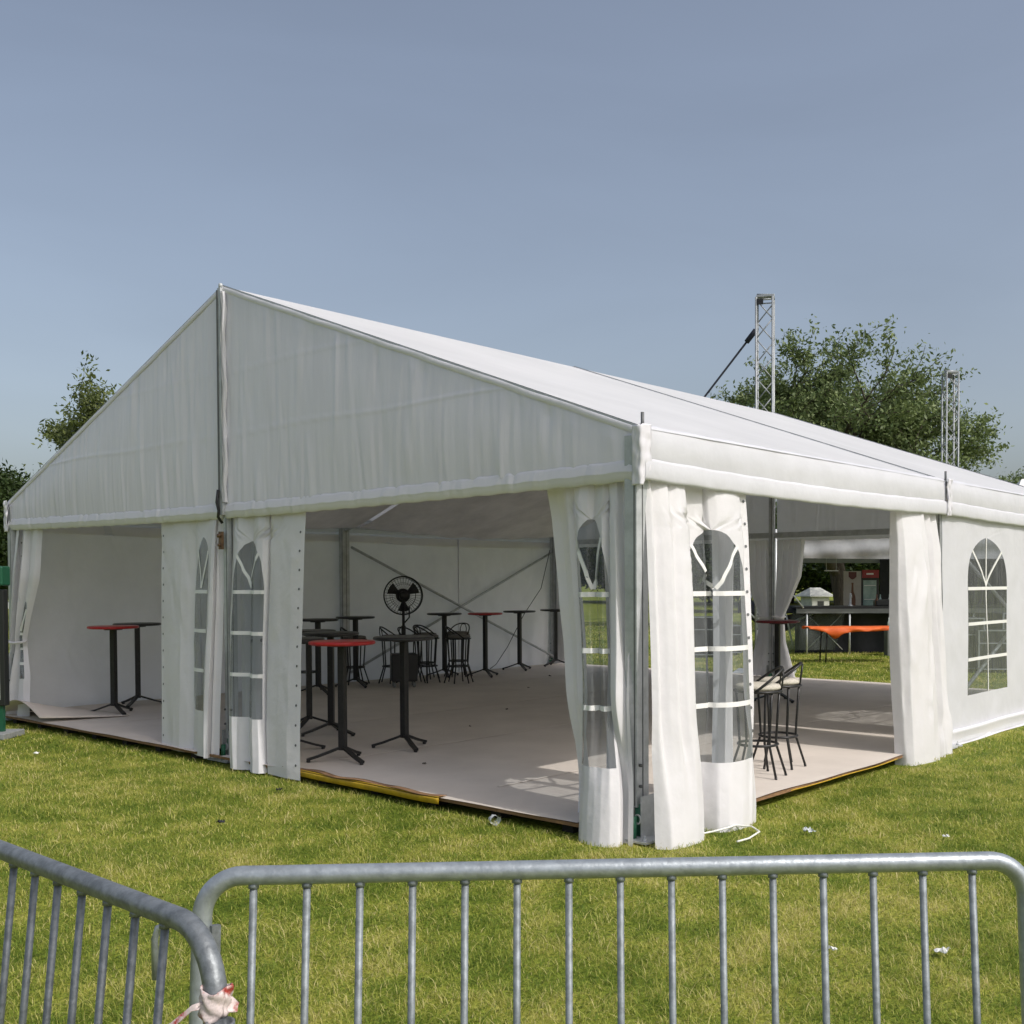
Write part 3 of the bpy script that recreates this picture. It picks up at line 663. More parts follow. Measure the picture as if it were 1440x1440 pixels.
# tie bands
for (a, b, y, z) in ((-9.92,-9.58,-.09,1.0), (-4.97,-4.77,Y2-.0,1.12), (-5.27,-5.06,Y2-.0,1.12)):
    g = MB(); c = (a+b)/2; g.tube([(c+(b-a)*.53*math.cos(t), y+.10*math.sin(t), z+.01*math.sin(2*t)) for t in np.linspace(0, 2*PI, 25)[:-1]], .016, 8, closed=True); g.build('tie_band', 'curtain', marq)
# flat walls: right side bay two (two window panels), left side four plain panels
flat = lambda d=0: [(0,0,0),(.25,.25,d),(.5,.5,-d),(.75,.75,d),(1,1,0)]
for i in range(2):
    ya = Y1-.04+i*2.55
    curtain('side_wall', (0,0,0), (0,1,0), (1,0,0), [(2.46,ya,ya+2.53,.02,1),(.20,ya,ya+2.53,.05,1),(.02,ya,ya+2.53,.075,1)], flat(.006), marq, (.27,.735,.49,1.64,2.2), (), 20+i, wr=.006, nu=90, mname='pvc')
    if i == 0:
        g = MB(); g.ribbon([(.055, ya+2.525, z) for z in np.linspace(.05, 2.44, 20)], [(0.004,.012,0)]*20); o = g.build('wall_seam', 'band', marq); solid(o, .012)
g = MB(); P = [[(.085+.02*math.sin(k*1.4), y, z+.004*math.sin(y*4)) for y in np.linspace(Y1+.03, Y2, 60)] for k, z in enumerate((.17,.155,.13,.04,.012,.004))]
g.grid(P); g.build('wall_skirt', 'band', marq)
for i in range(4):
    ya = .05+i*2.55
    curtain('side_wall', (X0,0,0), (0,1,0), (1,0,0), [(2.50,ya,ya+2.545,-.06,1),(.08,ya,ya+2.545,-.05,1)], flat(.012), marq, None, (), 30+i, wr=.016, nu=70, mname='curtain')
    g = MB(); g.tube([(X0-.045, ya+2.545, .1), (X0-.05, ya+2.545, 2.5)], .01, 6); g.build('wall_seam', 'band', marq)

# ------------------------------------------------------------------ cocktail tables
def make_table(top):
    t = thing('cocktail_table', '', 'table', (0,0,0), 0, 'standing tables inside the marquee')
    g = MB(); g.lathe([(0,1.062),(.275,1.062),(.296,1.068),(.300,1.080),(.296,1.092),(.285,1.096),(0,1.096)], (0,0,0), 40); g.build('table_top', top, t)
    g = MB(); g.lathe([(.11,1.045),(.11,1.062)], (0,0,0), 16, smooth=False); g.box((-.032,-.032,.10), (.032,.032,1.046)); o = g.build('pole', 'blackmetal', t); bevel(o, .006)
    for k in range(3):
        a = 2*PI*k/3; d = Vector((math.cos(a), math.sin(a), 0)); g = MB()
        pts = [d*.02+Vector((0,0,.125)), d*.10+Vector((0,0,.095)), d*.22+Vector((0,0,.052)), d*.32+Vector((0,0,.024))]
        g.tube(pts, 0, seg=4, sq=(.011,.022)); g.lathe([(.018,0),(.018,.02)], tuple(d*.305), 10); g.build('leg', 'blackmetal', t)
    return t
proto = {}
tables = [
 ('tabletop_red', -3.64, .29, 115, 'bright red topped standing table nearest the front opening'),
 ('tabletop_black', -3.80, 1.15, 100, 'black topped standing table alone, near right of the red one at the opening'),
 ('tabletop_black', -4.42, .30, 80, 'black standing table mostly hidden behind the eyelet-edged curtain, left of the red one'),
 ('tabletop_black', -5.13, 1.26, 130, 'black standing table just behind the bright red topped table'),
 ('tabletop_black', -5.75, 1.42, 60, 'black standing table with its pole seen left of the red table, under overlapping black tops'),
 ('tabletop_red', -8.75, .66, 115, 'red topped standing table in the left opening by the curled carpet'),
 ('tabletop_black', -9.40, 1.30, 70, 'black standing table in the left opening, behind the red one'),
 ('tabletop_red', -8.92, 7.26, 95, 'red topped standing table along the braced back wall'),
 ('tabletop_black', -9.39, 8.60, 95, 'black standing table between the red one and the far marquee corner'),
 ('tabletop_black', -9.50, 9.72, 150, 'black standing table in the far corner, half hidden by the front curtain'),
 ('tabletop_black', -9.45, 6.80, 90, 'black standing table in front of the brace crossing, right of the fan'),
 ('tabletop_black', -9.20, 4.72, 110, 'black standing table before the inner upright, left of the fan'),
 ('tabletop_black', -8.81, 3.74, 110, 'black standing table left of the inner upright, at the edge of the eyelet curtain'),
 ('dark_red', -3.06, 7.05, 100, 'dark red topped standing table seen through the long-side opening behind the two bar stools'),
]
for k, (m_, x, y, rz, lab) in enumerate(tables):
    if m_ not in proto: o = proto[m_] = make_table(m_)
    else: o = copy_tree(proto[m_])
    o.location = (x, y, ZF); o.rotation_euler.z = R(rz); o['label'] = lab

# ------------------------------------------------------------------ bar stools
def make_stool(cush):
    t = thing('bar_stool', '', 'bar stool', (0,0,0), 0, 'black wire bar stools inside the marquee')
    circ = lambda r, z, n=28: [(r*math.cos(2*PI*k/n), r*math.sin(2*PI*k/n), z) for k in range(n)]
    g = MB(); g.lathe([(0,.725),(.15,.722),(.185,.730),(.195,.748),(.18,.768),(.12,.778),(0,.782)], (0,0,0), 28); g.build('seat', cush, t)
    g = MB(); g.tube(circ(.195,.715), .0108, 8, closed=True); g.tube(circ(.16,.712), .006, 6, closed=True); g.build('seat_ring', 'blackmetal', t)
    g = MB(); g.tube(circ(.165,.27), .0115, 8, closed=True); g.build('foot_ring', 'blackmetal', t)
    for k in range(6):
        a = 2*PI*(k+.5)/6; c, s = math.cos(a), math.sin(a); g = MB()
        g.tube([(.180*c,.180*s,.715),(.165*c,.165*s,.50),(.152*c,.152*s,.29),(.158*c,.158*s,.25),(.235*c,.235*s,.012)], .0108, 8); g.tube([(.232*c,.232*s,.018),(.237*c,.237*s,0)], .012, 8); g.build('leg', 'blackmetal', t)
    g = MB(); pts = []
    for q in np.linspace(0, PI, 25):       # outer hoop, back is +Y
        x = .195*math.copysign(abs(math.cos(q))**.75, math.cos(q)); h = math.sin(q); pts.append((x, -.05+.25*h, .72+.19*h))
    g.tube(pts, .0108, 8)
    for hx in (.055,):
        g.tube([(-hx, .185, .715), (-hx*1.05, .20, .82), (-hx*.7, .208, .885), (0, .211, .90), (hx*.7, .208, .885), (hx*1.05, .20, .82), (hx, .185, .715)], .0075, 8)
    g.build('backrest', 'blackmetal', t); return t
SP = {}
stools = [
 ('cushion', -.33, 2.04, -50, 'black wire bar stool with cream seat, nearer of the long-side pair'),
 ('cushion', -.45, 2.58, -60, 'black wire bar stool with cream seat, farther of the long-side pair'),
 ('cushion_grey', -8.42, 6.17, 150, 'dark bar stool standing in front at the right of the row beside the fan'),
 ('cushion_grey', -9.30, 6.98, 20, 'dark bar stool farthest right of the row, behind another by the black table'),
 ('cushion_grey', -8.88, 5.90, 170, 'dark bar stool directly right of the fan tank, front one of two'),
 ('cushion_grey', -9.40, 6.32, 190, 'dark bar stool right of the fan, rear one of two overlapping'),
 ('cushion_grey', -9.25, 5.50, 160, 'dark bar stool just left of and behind the black fan tank'),
 ('cushion_grey', -8.95, 5.62, 185, 'dark bar stool with its round back directly behind the fan column'),
 ('cushion_grey', -9.58, 4.98, 150, 'dark bar stool behind the black table before the inner upright'),
 ('cushion_grey', -9.40, 3.97, 170, 'dark bar stool partly hidden by the eyelet-edged curtain'),
]
for k, (m_, x, y, rz, lab) in enumerate(stools):
    if m_ not in SP: o = SP[m_] = make_stool(m_)
    else: o = copy_tree(SP[m_])
    o.location = (x, y, ZF); o.rotation_euler.z = R(rz); o['label'] = lab

# ------------------------------------------------------------------ misting fan
fan = thing('pedestal_fan', 'black pedestal fan with wire cage on a square water tank among the bar stools', 'fan', (-8.60,5.18,ZF), R(-125))
g = MB(); g.box((-.20,-.17,.09), (.20,.17,.52)); o = g.build('water_tank', 'darktank', fan); bevel(o, .025, 3)
for sx in (-.15, .15):
    for sy in (-.12, .12):
        g = MB(); g.tube([(sx-.018, sy, .04), (sx+.018, sy, .04)], .038, 12); g.build('castor', 'concrete', fan)
g = MB(); g.tube([(0,0,.5),(0,0,.95)], .035, 12); g.tube([(0,0,.95),(0,0,1.22)], .022, 12); g.tube([(-.02,0,1.0),(-.09,.0,1.08),(-.09,0,1.25)], .012, 8); g.build('pole', 'darktank', fan)
g = MB(); g.tube([(0,.18,1.42),(0,.05,1.42)], .07, 16); g.tube([(0,.05,1.42),(0,-.02,1.42)], .05, 16); g.tube([(0,.1,1.42),(0,.03,1.2)], .025, 8); g.build('motor', 'darktank', fan)
g = MB()
for q in np.linspace(0, PI, 9)[:-1]:
    pass
for yy, rr in ((-.075,.10),(-.06,.2),(-.03,.29),(.0,.30),(.05,.27),(.085,.18),(.09,.08)):
    g.tube([(rr*math.cos(t), yy, 1.42+rr*math.sin(t)) for t in np.linspace(0, 2*PI, 37)[:-1]], .008 if rr > .28 else .003, 6, closed=True)
for k in range(36):
    t = 2*PI*k/36; c, s = math.cos(t), math.sin(t)
    g.tube([(.06*c,-.08,1.42+.06*s),(.2*c,-.063,1.42+.2*s),(.30*c,-.01,1.42+.30*s),(.27*c,.05,1.42+.27*s),(.08*c,.09,1.42+.08*s)], .0022, 4)
g.build('cage', 'darktank', fan)
g = MB(); g.tube([(0,-.085,1.42),(0,-.05,1.42)], .11, 20); g.build('mist_disc', 'darktank', fan)
for k in range(3):
    t0 = 2*PI*k/3+.5; P = []
    for i in range(8):
        r_ = .05+.2*i/7; P.append([(r_*math.cos(t0+dt*(1+.4*i/7)), .0+dt*.06, 1.42+r_*math.sin(t0+dt*(1+.4*i/7))) for dt in (-.28,-.1,.1,.28)])
    g = MB(); g.grid(P); o = g.build('blade', 'darktank', fan); solid(o, .004)

# ------------------------------------------------------------------ crowd barriers in the foreground
def barrier(label, org, dr, lean, length, nbar, first, mname, loc, legs=True, bendl=True, bendr=True, step=.118, rl=.10):
    """org: top rail start at rail height; the frame stands in the plane through dr, leaning by `lean` (vector per metre of drop)"""
    t = thing('crowd_barrier', label, 'barrier', loc); off = loc; H = 1.08
    dr = Vector(dr).normalized(); O = Vector(org); ln = Vector(lean)
    def W_(s, z): return O+dr*s+ln*(H-z)+Vector((0,0,z-H))
    rb = rl; pts = [W_(-rb, .09)]
    n = 12
    pts += [W_(-rb, z) for z in (.4, .8)]
    pts += [W_(-rb+rb*(1-math.cos(a)), H-rb+rb*math.sin(a)) for a in np.linspace(0, PI/2, n)]
    pts += [W_(length*k/8, H) for k in range(1, 8)]
    pts += [W_(length+rb-rb*(1-math.cos(a)), H-rb+rb*math.sin(a)) for a in np.linspace(PI/2, 0, n)]
    pts += [W_(length+rb, z) for z in (.8, .4, .09)]
    g = MB(); g.tube(pts, .0215, 16); g.build('frame', mname, t, off)
    g = MB(); g.tube([W_(-rb, .17), W_(length+rb, .17)], .0165, 12); g.build('bottom_rail', mname, t, off)
    for k in range(nbar):
        s = first+k*step; g = MB(); g.tube([W_(s, .175), W_(s, 1.066)], .0083, 10); g.tube([W_(s, 1.052), W_(s, 1.064)], .0115, 10); g.build('bar', 'bars' if mname == 'galv' else mname, t, off)
    for s in (.22, length-.22):
        nv = Vector((-dr.y, dr.x, 0)); g = MB(); a = W_(s, .17)
        g.tube([a+nv*.30+Vector((0,0,-.155)), a+nv*.26+Vector((0,0,-.12)), a, a-nv*.26+Vector((0,0,-.12)), a-nv*.30+Vector((0,0,-.155))], .015, 8); g.build('foot', mname, t, off)
    return t, W_
br = barrier('straight galvanised crowd barrier across the foreground, fifteen bars on show', (2.257,-4.407,1.08), (1,.959,0), (.075,-.088,0), 1.70, 15, .025, 'galv', (2.9,-3.8,0), rl=.085, step=.1166)
bl = barrier('duller crowd barrier cut by the left edge, its end taped in red and white', (-.05,-4.655,1.08), (1,0,0), (.0,-.10,0), 2.487, 21, .075, 'galv_dull', (1.3,-4.65,0), rl=.15, step=.118)
t, W_ = br
g = MB(); c = W_(-.02, 1.0)     # square sleeve and hooks at its left end
g.tube([W_(-.058,.975), W_(-.058,.15)], 0, seg=4, sq=(.009,.011)); g.build('sleeve', 'galv_dull', t, (2.9,-3.8,0))
g = MB(); a = W_(-.085, .975); d1 = Vector((-.76,-.64,0)); g.tube([a, a+d1*.07+Vector((0,0,.004)), a+d1*.098+Vector((0,0,-.006)), a+d1*.105+Vector((0,0,-.03)), a+d1*.105+Vector((0,0,-.12))], .0075, 8); g.build('hook', 'galv', t, (2.9,-3.8,0))
t, W_ = bl
g = MB(); c = W_(2.668, .935); prof = [(.024,-.5),(.024,0),(.0205,0),(.0205,-.12)]
vs = []; g.lathe([(.026,-.55),(.026,0),(.0215,0),(.0215,-.15),(0,-.15)], (c.x, c.y-.01, c.z), 20); g.build('end_socket', 'galv_dull', t, (1.3,-4.65,0))
# red and white tape
tp = thing('barrier_tape', 'crumpled red and white tape tied round the barrier end', 'tape', (2.56,-4.67,.95))
M['tape'] = mat('tape_white', (.72,.62,.60), .35, noise=28, col2=(.45,.06,.05), transl=.2, bump=(60,.5,.006), nrange=(.36,.47))
g = MB(); P = []
tc_ = bl[1](2.634, .965)
for k in range(10):
    z = .935+.052*k/9; c = bl[1](2.634, z); P.append([(c.x+(.0265+.003*math.sin(5*a+k*1.3)+.0015*math.sin(11*a-k))*math.cos(a), c.y+(.0265+.003*math.sin(5*a+k*1.3))*math.sin(a), c.z+.006*math.sin(a*2+.5)) for a in np.linspace(0, 2*PI, 40)])
g.grid(P); o = g.build('wrap', 'tape', tp, (2.56,-4.67,.95)); solid(o, .002)
c = bl[1](2.612, .958); lf = -rt
def tail(seq, name, wds):
    g = MB(); pts = [c+lf*a+Vector((0,0,b))-Vector((fw.x,fw.y,0))*d for a, b, d in seq]
    P = []
    for i, p in enumerate(pts):
        wv = wds[i]; tw = .9*i; P.append([p+Vector((0,0,1))*wv*(k-2)/2*math.cos(tw*.35)+Vector((fw.x,fw.y,0))*wv*(k-2)/2*math.sin(tw*.5)*.6+Vector((0,0,.003*math.sin(k*2+i))) for k in range(5)])
    g.grid([[tuple(q) for q in r_] for r_ in P]); o = g.build(name, 'tape', tp, (2.56,-4.67,.95)); solid(o, .0015); return o
tail([(.0,0,.03),(.02,-.004,.035),(.04,-.02,.035),(.06,-.036,.035),(.08,-.046,.03),(.10,-.046,.03),(.112,-.036,.03)], 'loose_end', [.006,.006,.008,.012,.016,.013,.004])
tail([(-.01,-.005,.02),(-.03,-.004,.02),(-.045,-.004,.015),(-.056,-.01,.01)], 'loose_end', [.008,.016,.017,.012])

# ------------------------------------------------------------------ small things near the marquee
g = MB(); P = []
for i in range(8): P.append([(.05*math.cos(t)*(1-.03*i)+.006*math.sin(3*t+i), .11*i/7, .05+.045*math.sin(t)*(1-.03*i)+.004*math.sin(5*t)) for t in np.linspace(0, 2*PI, 20)])
g.grid(P); o = g.build('plastic_cup', 'cup'); o.scale = (.75,.75,.75); o.location = (-1.02,-.36,.0); o.rotation_euler = (0,0,R(60)); tag(o, 'crushed clear plastic cup lying against the carpet edge', 'cup')
def litter(name, x, y, s, m_, label, cat, seed):
    r = np.random.default_rng(seed); g = MB(); P = []
    for i in range(7): P.append([((i/6-.5)*s+r.normal(0,s*.09), (j/5-.5)*s*.7+r.normal(0,s*.09), .026+abs(r.normal(0,s*.22))) for j in range(6)])
    g.grid(P, smooth=False); o = g.build(name, m_); solid(o, .002); o.location = (x, y, 0); tag(o, label, cat); return o
litter('paper_scrap', 2.45,-.94,.055,'paper','crumpled white paper scrap on the grass, seen right of centre through the barrier bars','litter',1)
litter('paper_scrap', 2.05,-1.23,.035,'paper','thin white scrap on the grass beside a barrier bar','litter',2)
litter('paper_scrap', 1.60,1.24,.035,'paper','tiny white scrap on the grass just above the barrier rail, at right','litter',3)
litter('plastic_wrapper', .82,.80,.06,'cup','clear plastic wrapper on the grass right of the corner curtain','litter',4)
litter('paper_scrap', -6.75,-1.11,.05,'paper','white speck of paper on the lawn far left before the floor edge','litter',5)
litter('black_scrap', -3.23,-.66,.05,'blackmetal','small black scrap on the grass in front of the yellow floor edge','litter',6)
litter('blue_wrapper', -2.52,-1.61,.05,'navy','small dark blue wrapper on the lawn before the marquee','litter',8)
for k, (x, y, s) in enumerate(((-5.2,4.0,.03),(-6.9,6.2,.035),(-2.9,.62,.03),(-8.0,7.9,.04),(-4.4,2.6,.025))):
    o = litter('debris', x, y, s, 'bark', '', 'debris', 20+k); o.location.z = ZF-.018; o['label'] = 'small dark crumb of debris on the beige carpet'; o['group'] = 'crumbs on the carpet'
g = MB(); pts = []
for t in np.linspace(0, 1, 40):
    a = t*2*PI*.95; pts.append((.42+.16*math.sin(a)*(1-.1*t), .42+.30*t+.17*math.cos(a)*(t < .9), .03+.02*math.sin(a*2)))
pts = [(.26,.02,.03),(.30,.15,.035),(.37,.32,.045),(.40,.48,.05),(.36,.60,.035),(.46,.66,.03),(.58,.56,.03),(.62,.36,.028),(.60,.20,.026)]
g.tube([tuple(Vector(pts[i]).lerp(Vector(pts[i+1]), k/4)) for i in range(len(pts)-1) for k in range(4)], .0065, 8); o = g.build('white_cable', 'cable_white'); tag(o, 'loop of white cable on the grass at the corner post', 'cable')
g = MB(); pts = [(-9.85,9.95,2.35),(-9.86,9.7,1.6),(-9.85,9.2,1.1),(-9.85,8.75,.5),(-9.80,8.4,.2),(-9.7,8.1,.11)]
g.tube([tuple(Vector(pts[i]).lerp(Vector(pts[i+1]), k/5)) for i in range(len(pts)-1) for k in range(5)], .007, 6); o = g.build('hanging_cable', 'blackmetal'); tag(o, 'thin dark cable drooping down the inner wall by the far corner', 'cable')

# sign stand at the left edge
c = place(-20, 12.0); sg = thing('sign_stand', 'green and black sign stand cut by the left edge, white panel in a black frame', 'sign', c, .7018)
g = MB(); g.box((-.22,-.05,.36), (.225,.05,1.66)); o = g.build('frame', 'blackplastic', sg); bevel(o, .01)
g = MB(); g.box((-.17,-.056,.43), (.17,-.049,1.60)); g.build('panel', 'signwhite', sg)
g = MB(); g.box((-.24,-.09,1.70), (.235,.09,1.92)); o = g.build('header', 'green', sg); bevel(o, .02, 3)
for s in (-.16, .16):
    g = MB(); g.box((s-.025,-.025,.06), (s+.025,.025,.365)); g.build('post', 'green', sg)
g = MB(); g.box((-.30,-.22,0), (.30,.22,.07)); o = g.build('base', 'concrete', sg); bevel(o, .01)

# ------------------------------------------------------------------ truss towers
def truss(label, c, H, rz, wd=.30):
    t = thing('truss_tower', label, 'truss tower', c, rz, 'truss towers behind the marquee'); h = wd/2
    g = MB()
    for sx in (-h, h):
        for sy in (-h, h): g.tube([(sx,sy,.05), (sx,sy,H)], .021, 8)
    g.build('chord', 'truss', t)
    g = MB(); n = int(H/.35); cs = [(-h,-h),(h,-h),(h,h),(-h,h)]
    for f in range(4):
        a, b = cs[f], cs[(f+1) % 4]
        for k in range(n):
            z0 = .1+k*(H-.15)/n; z1 = .1+(k+1)*(H-.15)/n; p, q = (a, b) if (k+f) % 2 else (b, a); g.tube([(*p,z0), (*q,z1)], .012, 6)
        for z in (.1, H*.5, H-.05): g.tube([(*a,z), (*b,z)], .012, 6)
    g.build('lattice', 'truss', t)
    g = MB(); g.box((-.55,-.55,0), (.55,.55,.05)); g.build('base_plate', 'alu', t)
    g = MB(); g.box((-.15,-.14,H+.005), (.17,.14,H+.04)); g.box((-.14,-.17,H-.14), (-.02,-.14,H-.04), 1); g.tube([(-.15,0,H+.07),(.17,0,H+.045)], .03, 10); g.build('head_block', ['truss','blackmetal'], t)
    return t
c1 = place(1075.5, 20); truss('tall aluminium truss tower with a dark guy strap, left of the big tree crown', c1, 6.95, .45)
g = MB(); a = c1+Vector((-.2,0,6.4)); b = place(712, 24.6, .05); g.tube([a, b], .02, 8); g.tube([a+(b-a)*.0, a+(b-a)*.03], .05, 8)
o = g.build('guy_strap', 'navy'); tag(o, 'dark guy strap running down from the left truss tower behind the roof', 'strap')
c2 = place(1335, 27); truss('thinner looking aluminium truss tower rising in front of the tree crown at right', c2, 6.9, .75)

# ------------------------------------------------------------------ trees
def tree(label, c, H, trunk_r, spread, leafm, seed, start=.28, lean=(0,0), leaf=.12, nl=34, levels=4, group=None, name='broadleaf_tree', kids=(4,6), clump=.42, upbias=.35, droop=0, wide=1.0):
    r = random.Random(seed); t = thing(name, label, 'tree', c, 0, group); g = MB(); ends = []
    def grow(p, d, ln, rad, lev):
        pts = [p]; rs = [rad]; n = 4; dd = d.copy()
        for i in range(n):
            dd = (dd+Vector((r.gauss(0,.13)+lean[0]*.06, r.gauss(0,.13)+lean[1]*.06, r.gauss(0,.08)+(.05 if lev < 3 else -droop)))).normalized()
            pts.append(pts[-1]+dd*ln/n); rs.append(rad*(1-.5*(i+1)/n))
        g.tube(pts, rs, 7 if lev < 2 else 4, cap=False)
        if lev >= levels-1:
            for q in pts[1:]: ends.append((q, dd, lev))
        if lev >= levels: return
        k = r.randint(*kids)
        for i in range(k):
            s = r.uniform(.35, 1.0) if lev else r.uniform(start, 1)
            j = min(n-1, int(s*n)); q = pts[j].lerp(pts[j+1], s*n-j) if s < 1 else pts[-1]
            a = r.uniform(0, 2*PI) if lev else 2*PI*(i+.4*r.random())/k
            sp = r.uniform(.5, 1.05) if lev else r.uniform(.55, 1.05)
            side = Vector((math.cos(a), math.sin(a), 0)); side = (side-dd*side.dot(dd)).normalized()
            nd = (dd*math.cos(sp)+side*math.sin(sp)*spread+Vector((lean[0]*.15, lean[1]*.15, upbias*.3))).normalized()
            grow(q, nd, ln*r.uniform(.52, .78), rs[j]*.62, lev+1)
    grow(Vector((0,0,-.1)), Vector((0,0,1)), H*.50, trunk_r, 0)
    zmax = max(e[0].z for e in ends); k = H/(zmax+.3)
    def wd(p):
        p = Vector(p)*k; f_ = (wide-1)*min(1, max(0, p.z/H*1.6-.2)); q = Vector((rt.x, rt.y, 0)); return tuple(p+q*p.dot(q)*f_)
    g.v = [wd(p) for p in g.v]; g.build('trunk', 'bark', t)
    rg = np.random.default_rng(seed); E_ = np.array([wd(e[0]) for e in ends]); n = len(E_)*nl
    dens = rg.uniform(.35, 1.35, len(E_)); cent = np.repeat(E_, nl, 0)+rg.normal(0, clump*.5, (n,3))*np.repeat(dens, nl)[:,None]*np.array([1,1,.75])
    tone = np.repeat(rg.uniform(0,1,len(E_)), nl)*.55+rg.uniform(0,1,n)*.45
    a = rg.normal(0,1,(n,3)); a /= np.linalg.norm(a,axis=1)[:,None]; b = rg.normal(0,1,(n,3)); b -= a*(a*b).sum(1)[:,None]; b /= np.linalg.norm(b,axis=1)[:,None]
    L_ = (leaf*rg.uniform(.6,1.3,n))[:,None]; Wd = L_*.42
    V = np.stack([cent-a*L_*.5, cent-b*Wd*.5+a*L_*.05, cent+a*L_*.5, cent+b*Wd*.5+a*L_*.05], 1).astype(np.float32)
    me = bpy.data.meshes.new('crown'); me.vertices.add(n*4); me.vertices.foreach_set('co', V.ravel()); me.loops.add(n*4); me.loops.foreach_set('vertex_index', np.arange(n*4, dtype=np.int32))
    me.polygons.add(n); me.polygons.foreach_set('loop_start', (np.arange(n)*4).astype(np.int32)); me.update(calc_edges=True)
    at_ = me.attributes.new('rnd', 'FLOAT', 'POINT'); at_.data.foreach_set('value', np.repeat(tone, 4).astype(np.float32)); me.materials.append(M[leafm])
    o = bpy.data.objects.new('crown', me); COL.objects.link(o); o.parent = t; print(label[:20], 'leaves', n, 'r', np.abs(E_[:,:2]).max())
    return t
tree('big wind-swept green tree rising behind the marquee roof at right', place(1192,38), 10.7, .36, 1.5, 'leaf_dark', 17, start=.3, lean=(.46,.40), leaf=.165, nl=17, levels=4, kids=(5,6), clump=.40, upbias=1.0, wide=1.24)
tree('feathery light green tree peeking over the left roof slope', place(222,36), 9.1, .22, .5, 'leaf_mid', 29, start=.2, leaf=.17, nl=16, wide=1.5, levels=4, kids=(4,5), clump=.36, lean=(.2,.1), upbias=.8, name='feathery_tree')
tree('dense dark green tree at the left edge behind the marquee corner', place(-30,42), 6.2, .3, 1.0, 'leaf_deep', 31, start=.12, leaf=.2, nl=46, levels=4, kids=(5,6), clump=.7)
tree('small dark tree crown low between the dense left tree and the marquee', place(75,52), 7.0, .2, 1.0, 'leaf_dark', 37, start=.2, leaf=.2, nl=30, levels=3, kids=(6,7), clump=.7)
tree('small tree top just above the roof line at the far right edge', place(1428,60), 8.3, .2, 1.0, 'leaf_dark', 41, start=.3, leaf=.2, nl=40, levels=3, kids=(6,7), clump=.7)
base = None; k = 0
for px, dpt, sc, rz in ((-60,75,1.0,0),(60,88,.9,1),(210,95,1,2),(330,90,1.1,3),(460,98,1.0,4),(600,92,1,.5),(740,96,1,1.5),(860,90,1.05,2.5),(960,84,1,3.5),(1050,78,1,4.5),(1110,84,.95,5.5),(1155,70,.9,1.2),(1200,88,1,2.2),(1250,76,.95,3.2),(1310,86,1,4.2),(1380,80,1,5.2),(1460,86,1,.2),(1020,60,.75,3),(1240,58,.7,1)):
    c = place(px, dpt)
    if base is None: base = o = tree('', c, 7.4, .3, 1.05, 'leaf_deep', 51, start=.1, leaf=.42, nl=36, levels=3, kids=(7,8), clump=1.2, group='tree line across the far side of the field')
    else: o = copy_tree(base); o.location = c
    o.scale = (sc*1.25, sc*1.25, sc*.9); o.rotation_euler.z = rz; o['label'] = 'dark green tree in the far line beyond the field'

# ------------------------------------------------------------------ bar area behind
RZ = .7018; th = thing
# bar tent
bt = thing('bar_tent', 'second white tent with sagging grey valance over the bar, seen through the rear opening', 'tent', place(1292, 27), RZ)
hx, hy = 4.05, 2.6
for sx in (-1, 1):
    for sy in (-1, 1):
        g = MB(); g.tube([(sx*hx, sy*hy, 0), (sx*hx, sy*hy, 2.9)], .04, 10); g.build('post', 'alu', bt)
for k in range(4):
    cs = [(-hx,-hy),(hx,-hy),(hx,hy),(-hx,hy)]; a = Vector((*cs[k],2.85)); b = Vector((*cs[(k+1) % 4],2.85)); top = Vector((0,0,4.2)); P = []
    for i in range(13):
        v = i/12; P.append([tuple((a.lerp(b, u)).lerp(top, v)-Vector((0,0,.35*math.sin(PI*v)*.5))) for u in np.linspace(0, 1, 13)])
    g = MB(); g.grid(P); g.build('roof_panel', 'roof', bt)
    P = []; nrm_ = Vector((b-a)).cross(Vector((0,0,1))).normalized()
    for i in range(14):
        v = i/13; row = []
        for j in range(60):
            u = j/59; gather = math.exp(-u*5)+math.exp(-(1-u)*5); dz = .60*v*(1+.06*math.sin(PI*u))
            row.append(tuple(a.lerp(b, u)+Vector((0,0,-dz))+nrm_*(.03+.07*v*math.sin(u*60-v*3)*gather+.03*math.sin(v*9+u*7)*(v > .1))))
        P.append(row)
    g = MB(); g.grid(P); g.build('valance', 'valance_grey', bt)
g = MB(); P = [[(x, hy-.12+.05*math.sin(x*5+z), z) for x in np.linspace(-.3, hx-.1, 50)] for z in np.linspace(.9, 2.75, 8)]; g.grid(P); g.build('back_tarpaulin', 'slate', bt)
def flight_case(px_, d_, w_, h_, label, z=0):
    t = thing('flight_case', label, 'flight case', place(px_, d_, z), RZ, 'black flight cases behind the marquee'); b = w_/2
    g = MB(); g.box((-b,-.3,.06), (b,.3,h_)); o = g.build('body', 'darktank', t); bevel(o, .01)
    g = MB()
    for sx in (-b, b):
        g.box((sx-.015,-.312,.06), (sx+.015,-.285,h_))
    for zz in (.06, h_-.02, h_*.68): g.box((-b+.016,-.310,zz), (b-.016,-.290,zz+.022))
    g.build('edging', 'truss', t)
    for sx in (-b+.1, b-.1):
        g = MB(); g.tube([(sx-.015,-.22,.035),(sx+.015,-.22,.035)], .034, 10); g.build('castor', 'slate', t)
for a in ((1345,20.5,.85,1.02,'tall black flight case seen through the left panes of the arched side window'),(1392,20.3,.62,.80,'lower black flight case seen through the right panes of the arched side window'),(1432,20.8,.8,1.1,'black flight case hidden mostly behind the far window panel'),(982,24.5,.8,.92,'black flight case seen through the clear window of the curtain right of the corner post'),(1022,25.2,.6,.70,'small black flight case between the curtain window and the dark folded canopy')): flight_case(*a)
